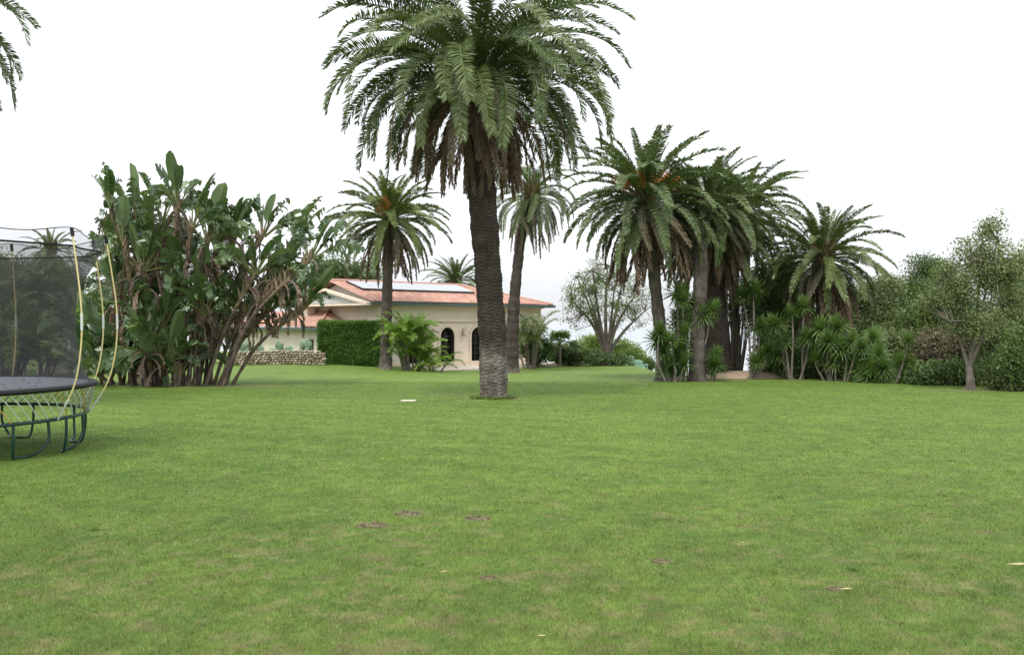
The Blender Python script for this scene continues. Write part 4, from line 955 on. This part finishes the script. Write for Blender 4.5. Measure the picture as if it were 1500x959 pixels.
# small outbuilding seen past the trampoline net
sh = empty('outbuilding', on(132, 52), R(-8), label='small pale outbuilding with grey roof, glimpsed right of the net', cat='building')
g = G(); g.box(-1.5, 2.4, 0, 3, -.2, 3.5); g.build('wall', M['stucco'], sh)
g = G(); g.add([(-2, -.5, 3.5), (2.9, -.5, 3.5), (2.9, 3.2, 4.6), (-2, 3.2, 4.6), (-2, -.5, 3.35), (2.9, -.5, 3.35), (2.9, 3.2, 4.45), (-2, 3.2, 4.45)], [(0, 1, 2, 3), (7, 6, 5, 4), (0, 4, 5, 1), (1, 5, 6, 2), (2, 6, 7, 3), (3, 7, 4, 0)]); g.build('roof', M['greyroof'], sh)

# dry stone wall
r = np.random.RandomState(91); g = G(); pa, pb = on(340, 48.3), on(474, 46.9); n = 0
Lw = (pb-pa).length; dirw = (pb-pa)/Lw; rows = 5
for k in range(rows):
    x = 0
    while x < Lw:
        s = r.uniform(.1, .26); c = pa+dirw*(x+s/2); zz = gz(c.x, c.y)+.07+k*.135
        for yy in (0, .28): blob(g, (c.x, c.y+yy+r.normal(0, .02), zz+r.normal(0, .01)), (s*.58, .19, .085), r, r.rand(), 1, .13)
        x += s
for i in range(int(Lw/.34)):
    c = pa+dirw*(i*.34+.17); blob(g, (c.x, c.y+.14, gz(c.x, c.y)+.07+rows*.135-.01), (.22, .3, .05), r, r.uniform(.5, 1), 1, .1)
o = g.build('stone_wall', M['stone'], None); 
c0 = Vector((pa+pb)/2); o.data.transform(Matrix.Translation(-c0)); o.location = c0
tag(o, 'low dry stone wall running from the paddle-leaved clump to the hedge', 'wall')

# prickly pear
def cactus(label, px, Y, w_, h_, seed):
    r = np.random.RandomState(seed); base = on(px, Y); g = G(); pads = []
    for i in range(9): pads.append((np.array([r.uniform(-w_, w_), r.uniform(-.5, .5), .2]), 0))
    i = 0
    while i < len(pads) and len(pads) < 110:
        p, lv = pads[i]; s = r.uniform(.17, .26); az = r.uniform(-.9, .9); th_ = r.normal(0, .5)
        A = np.array(Euler((r.normal(0, .25), th_, az)).to_matrix()); up = A@np.array([0, 0, 1.])
        import bmesh
        blob(g, (0, 0, 0), (s*.8, s*.17, s), r, np.clip(r.normal(.5, .25), 0, 1), 2, .015); V = g.V[-1]; g.V[-1] = V@A.T+p+up*s*.9
        if lv < 5 and p[2] < h_-.3:
            for q in range(r.randint(1, 4)): pads.append((p+up*s*1.7+A@np.array([r.uniform(-.6, .6)*s, 0, 0]), lv+1))
        i += 1
    o = g.build('prickly_pear', M['cactus'], None, smooth=True, loc=base); tag(o, label, 'cactus', 'prickly pears behind the stone wall'); 
cactus('grey-green prickly pear beside the wing window, nearer the hedge', 424, 47.9, 1.0, 1.9, 4)
cactus('grey-green prickly pear behind the leaning stems, farther from the hedge', 375, 48.6, 1.0, 1.5, 9)
r = np.random.RandomState(95)
def rock(label, p, s, m='stone'):
    g = G(); blob(g, (0, 0, s[2]*.4), s, r, .6, 2, .12); o = g.build('boulder', M[m], None, smooth=True, loc=p); tag(o, label, 'boulder')
rock('sandy yellow boulder between net poles and paddle leaves', on(133, 41), (.75, .5, .42), 'sand')
rock('grey boulder on the grass seen through the net, the larger one', on(88, 41), (.8, .45, .3))
rock('small grey boulder left of the larger one behind the net', on(66, 41), (.42, .3, .2))
g = G(); blob(g, (0, 0, 0), (1.9, 1.2, .32), r, .5, 3, .06); o = g.build('sand_mound', M['sand'], None, smooth=True, loc=on(1086, 37.6)); tag(o, 'low mound of bare sandy earth beside the thin palm trunk', 'mound')

# ------------------------------------------------------------------ trampoline
TC = Vector((-8.22, 12.35, gz(-8.22, 12.35)-.02)); tr0 = empty('trampoline', TC, label='round trampoline with green legs and black safety net at the left edge', cat='trampoline')
RR, RG, HM, HG = 2.0, 1.86, .98, .53
def pol(a, r_, z): return (r_*math.cos(a), r_*math.sin(a), z)
n = 96; g = G(); V = [(0, 0, HM-.02)]; Fq = []
for k, q in enumerate((.5, .94)): V += [pol(2*math.pi*i/n, RR*q, HM-.012+.01*k) for i in range(n)]
g.add(V, [(0, 1+i, 1+(i+1) % n) for i in range(n)]); g.add(V, [(1+i, 1+n+i, 1+n+(i+1) % n, 1+(i+1) % n) for i in range(n)]); g.build('jumping_mat', M['matfab'], tr0, smooth=True)
def ringtube(rad, z, rt, nseg=96, ns=8, sz=1): 
    g = G(); th = np.arange(nseg)*2*math.pi/nseg; ph = np.arange(ns)*2*math.pi/ns
    A, P_ = np.meshgrid(th, ph, indexing='ij'); V = np.stack([(rad+rt*np.cos(P_))*np.cos(A), (rad+rt*np.cos(P_))*np.sin(A), z+rt*sz*np.sin(P_)], -1).reshape(-1, 3)
    i = np.arange(nseg)[:, None]*ns; i2 = ((np.arange(nseg)+1) % nseg)[:, None]*ns; j = np.arange(ns)[None]; j2 = (j+1) % ns
    g.add(V, np.stack([i+j, i2+j, i2+j2, i+j2], -1).reshape(-1, 4)); return g
ringtube(RR-.055, HM-.02, .075, sz=.5).build('edge_pad', M['blackpad'], tr0, smooth=True)
ringtube(RG, HG, .026).build('frame_ring', M['green_steel'], tr0, smooth=True)
NR = 88; rods = {}
for mn, key in (('white_rod', 0), ('tan_rod', 1)):
    g = G(); dd = R(-10.5); pts = [pol(0, RG+.005, HG+.01), pol(dd*.33, RG+.045, HG+.14), pol(dd*.68, RG+.085, HG+.29), pol(dd, RR-.05, HM-.05)]
    g.tube(spline(pts, 8), .008, 6, cap=False); o = g.build('spring_rod', M[mn], tr0); rods[key] = o
for i in range(NR):
    k = 1 if i % 7 == 3 else 0
    o = rods[k] if (k in rods and not rods[k].get('u')) else rods[k].copy()
    if not o.get('u'): 
        rods[k]['u'] = 1; 
    else: col.objects.link(o); o.parent = tr0
    o.rotation_euler = (0, 0, 2*math.pi*i/NR)
for o in rods.values():
    del o['u']
for o in list(tr0.children):
    if 'u' in o.keys(): del o['u']
for ca in (-24, 3, 45, 90, 135, 180, 225, 270, 300):
    c = R(ca); h_ = R(8); z0 = lambda q: gz(TC.x+math.cos(c)*RG, TC.y+math.sin(c)*RG)-TC.z+.02
    zz = z0(0); g = G()
    pts = [pol(c-h_, RG, HG-.02), pol(c-h_, RG, HG-.25), pol(c-h_*.9, RG-.05, zz+.02), pol(c-h_*.5, RG-.14, zz), pol(c+h_*.2, RG-.14, zz), pol(c+h_*.5, RG-.05, zz+.05), pol(c+h_, RG, HG-.28), pol(c+h_, RG, HG-.02)]
    g.tube(spline(pts, 30), .02, 8); g.build('leg', M['green_steel'], tr0, smooth=True)
PA = [-12, 20, 50, 97, 140, 185, 230, 270, 302]
for a_ in PA:
    a = R(a_); g = G(); P = spline([pol(a, RG+.04, HG), pol(a, 2.16, 1.0), pol(a, 2.27, 1.55), pol(a, 2.27, 2.15), pol(a, 2.16, 2.95), pol(a, 2.12, 3.2)], 26)
    g.tube(P, .011, 7); pole = g.build('net_pole', M['yel_rod'], tr0, smooth=True)
    g = G(); g.tube(P[12:15], .018, 8); g.build('white_sleeve', M['white_rod'], pole, smooth=True)
    g = G(); g.tube(P[0:4], .014, 8); g.build('white_end_sleeve', M['white_rod'], pole, smooth=True)
    g = G(); g.tube(P[22:26], .026, 8); g.build('black_sleeve', M['blackpad'], pole, smooth=True)
# net
nth = 180; hs = [.98, 1.05, 1.2, 1.4, 1.7, 2.05, 2.35, 2.6, 2.8, 2.95]; rb = [1.93, 1.86, 1.78, 1.73, 1.70, 1.70, 1.72, 1.76, 1.83, 1.9]
def net_r(h_, base, th):
    dd = np.min([abs(((np.degrees(th)-a_+180) % 360)-180) for a_ in PA], axis=0); near = np.exp(-(dd/9)**2)
    k = np.clip((h_-2.35)/.85, 0, 1); return base+(2.12-base)*k*(.25+.75*near) if h_ > 2.35 else base+0*th
th = np.arange(nth)*2*math.pi/nth
def netpart(hs, rb, name, m):
    g = G(); V = []
    for h_, b_ in zip(hs, rb):
        q = net_r(h_, b_, th); dd = np.min([abs(((np.degrees(th)-a_+180) % 360)-180) for a_ in PA], axis=0); sag = .1*np.clip(1-np.exp(-(dd/12)**2), 0, 1)*(h_ > 3.15)
        V.append(np.stack([q*np.cos(th), q*np.sin(th), h_-sag], -1))
    V = np.array(V); k = len(hs); i = np.arange(k-1)[:, None]*nth; j = np.arange(nth)[None]; j2 = (j+1) % nth
    g.add(V.reshape(-1, 3), np.stack([i+j, i+j2, i+nth+j2, i+nth+j], -1).reshape(-1, 4)); return g.build(name, m, tr0, smooth=True), V
nb, Vn = netpart(hs, rb, 'safety_net', M['net'])
nt2, Vt = netpart([2.96, 3.08, 3.21], [1.91, 1.95, 1.98], 'net_border', M['net_top'])
for Vx, rad_, nm in ((Vt[0], .014, 'net_seam'), (Vt[-1], .007, 'net_top_cord')):
    g = G(); P = np.vstack([Vx, Vx[:1]]); g.tube(P, rad_, 5, cap=False); g.build(nm, M['blackpad'], tr0)
g = G()
for i in range(150):
    a = r.rand()*6.28; q = 1.88*r.rand()**.5; s = r.uniform(.014, .034); c = np.array(pol(a, q, HM-.006+.004)); d = r.normal(0, 1, 3)*np.array([1, 1, .25]); d = unit(d)*s; u = unit(np.cross(d, [0, 0, 1]))*s*.5
    g.add([c-d, c+u+[0, 0, .006], c+d+[0, 0, .01], c-u], [(0, 1, 2, 3)], r.rand()*.12)
o = g.build('fallen_leaves', M['fallen'], None, loc=TC); tag(o, kind='stuff')

# ------------------------------------------------------------------ chairs, small things
def chair(label, px, Y, rz):
    root = empty('garden_chair', on(px, Y)+Vector((0, 0, .0)), rz, label=label, cat='chair', group='pale green chairs at the far edge of the lawn')
    g = G(); g.box(-.28, .28, -.28, .3, .36, .41); 
    for i in range(6): g.box(-.27+i*.093, -.27+i*.093+.075, -.31, -.285, .34, .4)
    g.build('seat', M['plast'], root)
    g = G(); Mx = Matrix.Translation((0, .3, .4))@Matrix.Rotation(R(-16), 4, 'X')
    for i in range(6): g.box(-.27+i*.093, -.27+i*.093+.078, 0, .03, 0, .5+.06*math.sin(math.pi*(i+.5)/6), M=Mx)
    g.box(-.28, .28, .031, .05, .35, .42, M=Mx); g.build('backrest', M['plast'], root)
    for sx in (-1, 1):
        g = G(); g.box(sx*.33-.06, sx*.33+.06, -.34, .32, .6, .63); g.build('armrest', M['plast'], root)
        for y in (-.26, .3): g = G(); g.box(sx*.31-.03, sx*.31+.03, y-.03, y+.03, 0, .6); g.build('leg', M['plast'], root)
chair('pale green garden chair farthest left beyond the lawn, near the round tree', 911, 61, R(200))
chair('middle one of the three pale green garden chairs beyond the lawn', 925, 58.6, R(160))
chair('pale green garden chair farthest right, closest to the clustered palms', 939, 56.6, R(150))
p = gp(598, 587); g = G(); g.box(-.2, .2, -.12, .12, 0, .018); g.box(-.18, .18, -.1, .1, .0181, .024); o = g.build('valve_box_lid', M['slab'], None, loc=p); o.rotation_euler = (0, 0, .05); tag(o, 'flat white utility box lid set in the grass left of the tallest palm', 'lid')
LV = [('long pale dry twig on the grass at the right edge', 1494, 832, .11), ('small pale leaf lying on the grass at bottom centre', 793, 939, .03), ('pale leaf sliver on the lawn below the soil patches', 650, 843, .035), ('short dry twig on the lawn in the right foreground', 1240, 869, .05), ('tiny yellow fallen leaf on the right half of the lawn', 1088, 800, .018)]
for l, px, py, s in LV:
    p = gp(px, py); g = G(); q = np.array([[-s, 0, .03], [0, s*.16, .036], [s, s*.1, .034], [0, -s*.14, .032], [0, s*.02, .028]])
    g.add(q, [(0, 3, 1), (1, 3, 2), (0, 1, 4), (1, 2, 4), (2, 3, 4), (3, 0, 4)], 1.0); tag(g.build('fallen_leaf', M['fallen'], None, loc=p), l, 'fallen leaf')
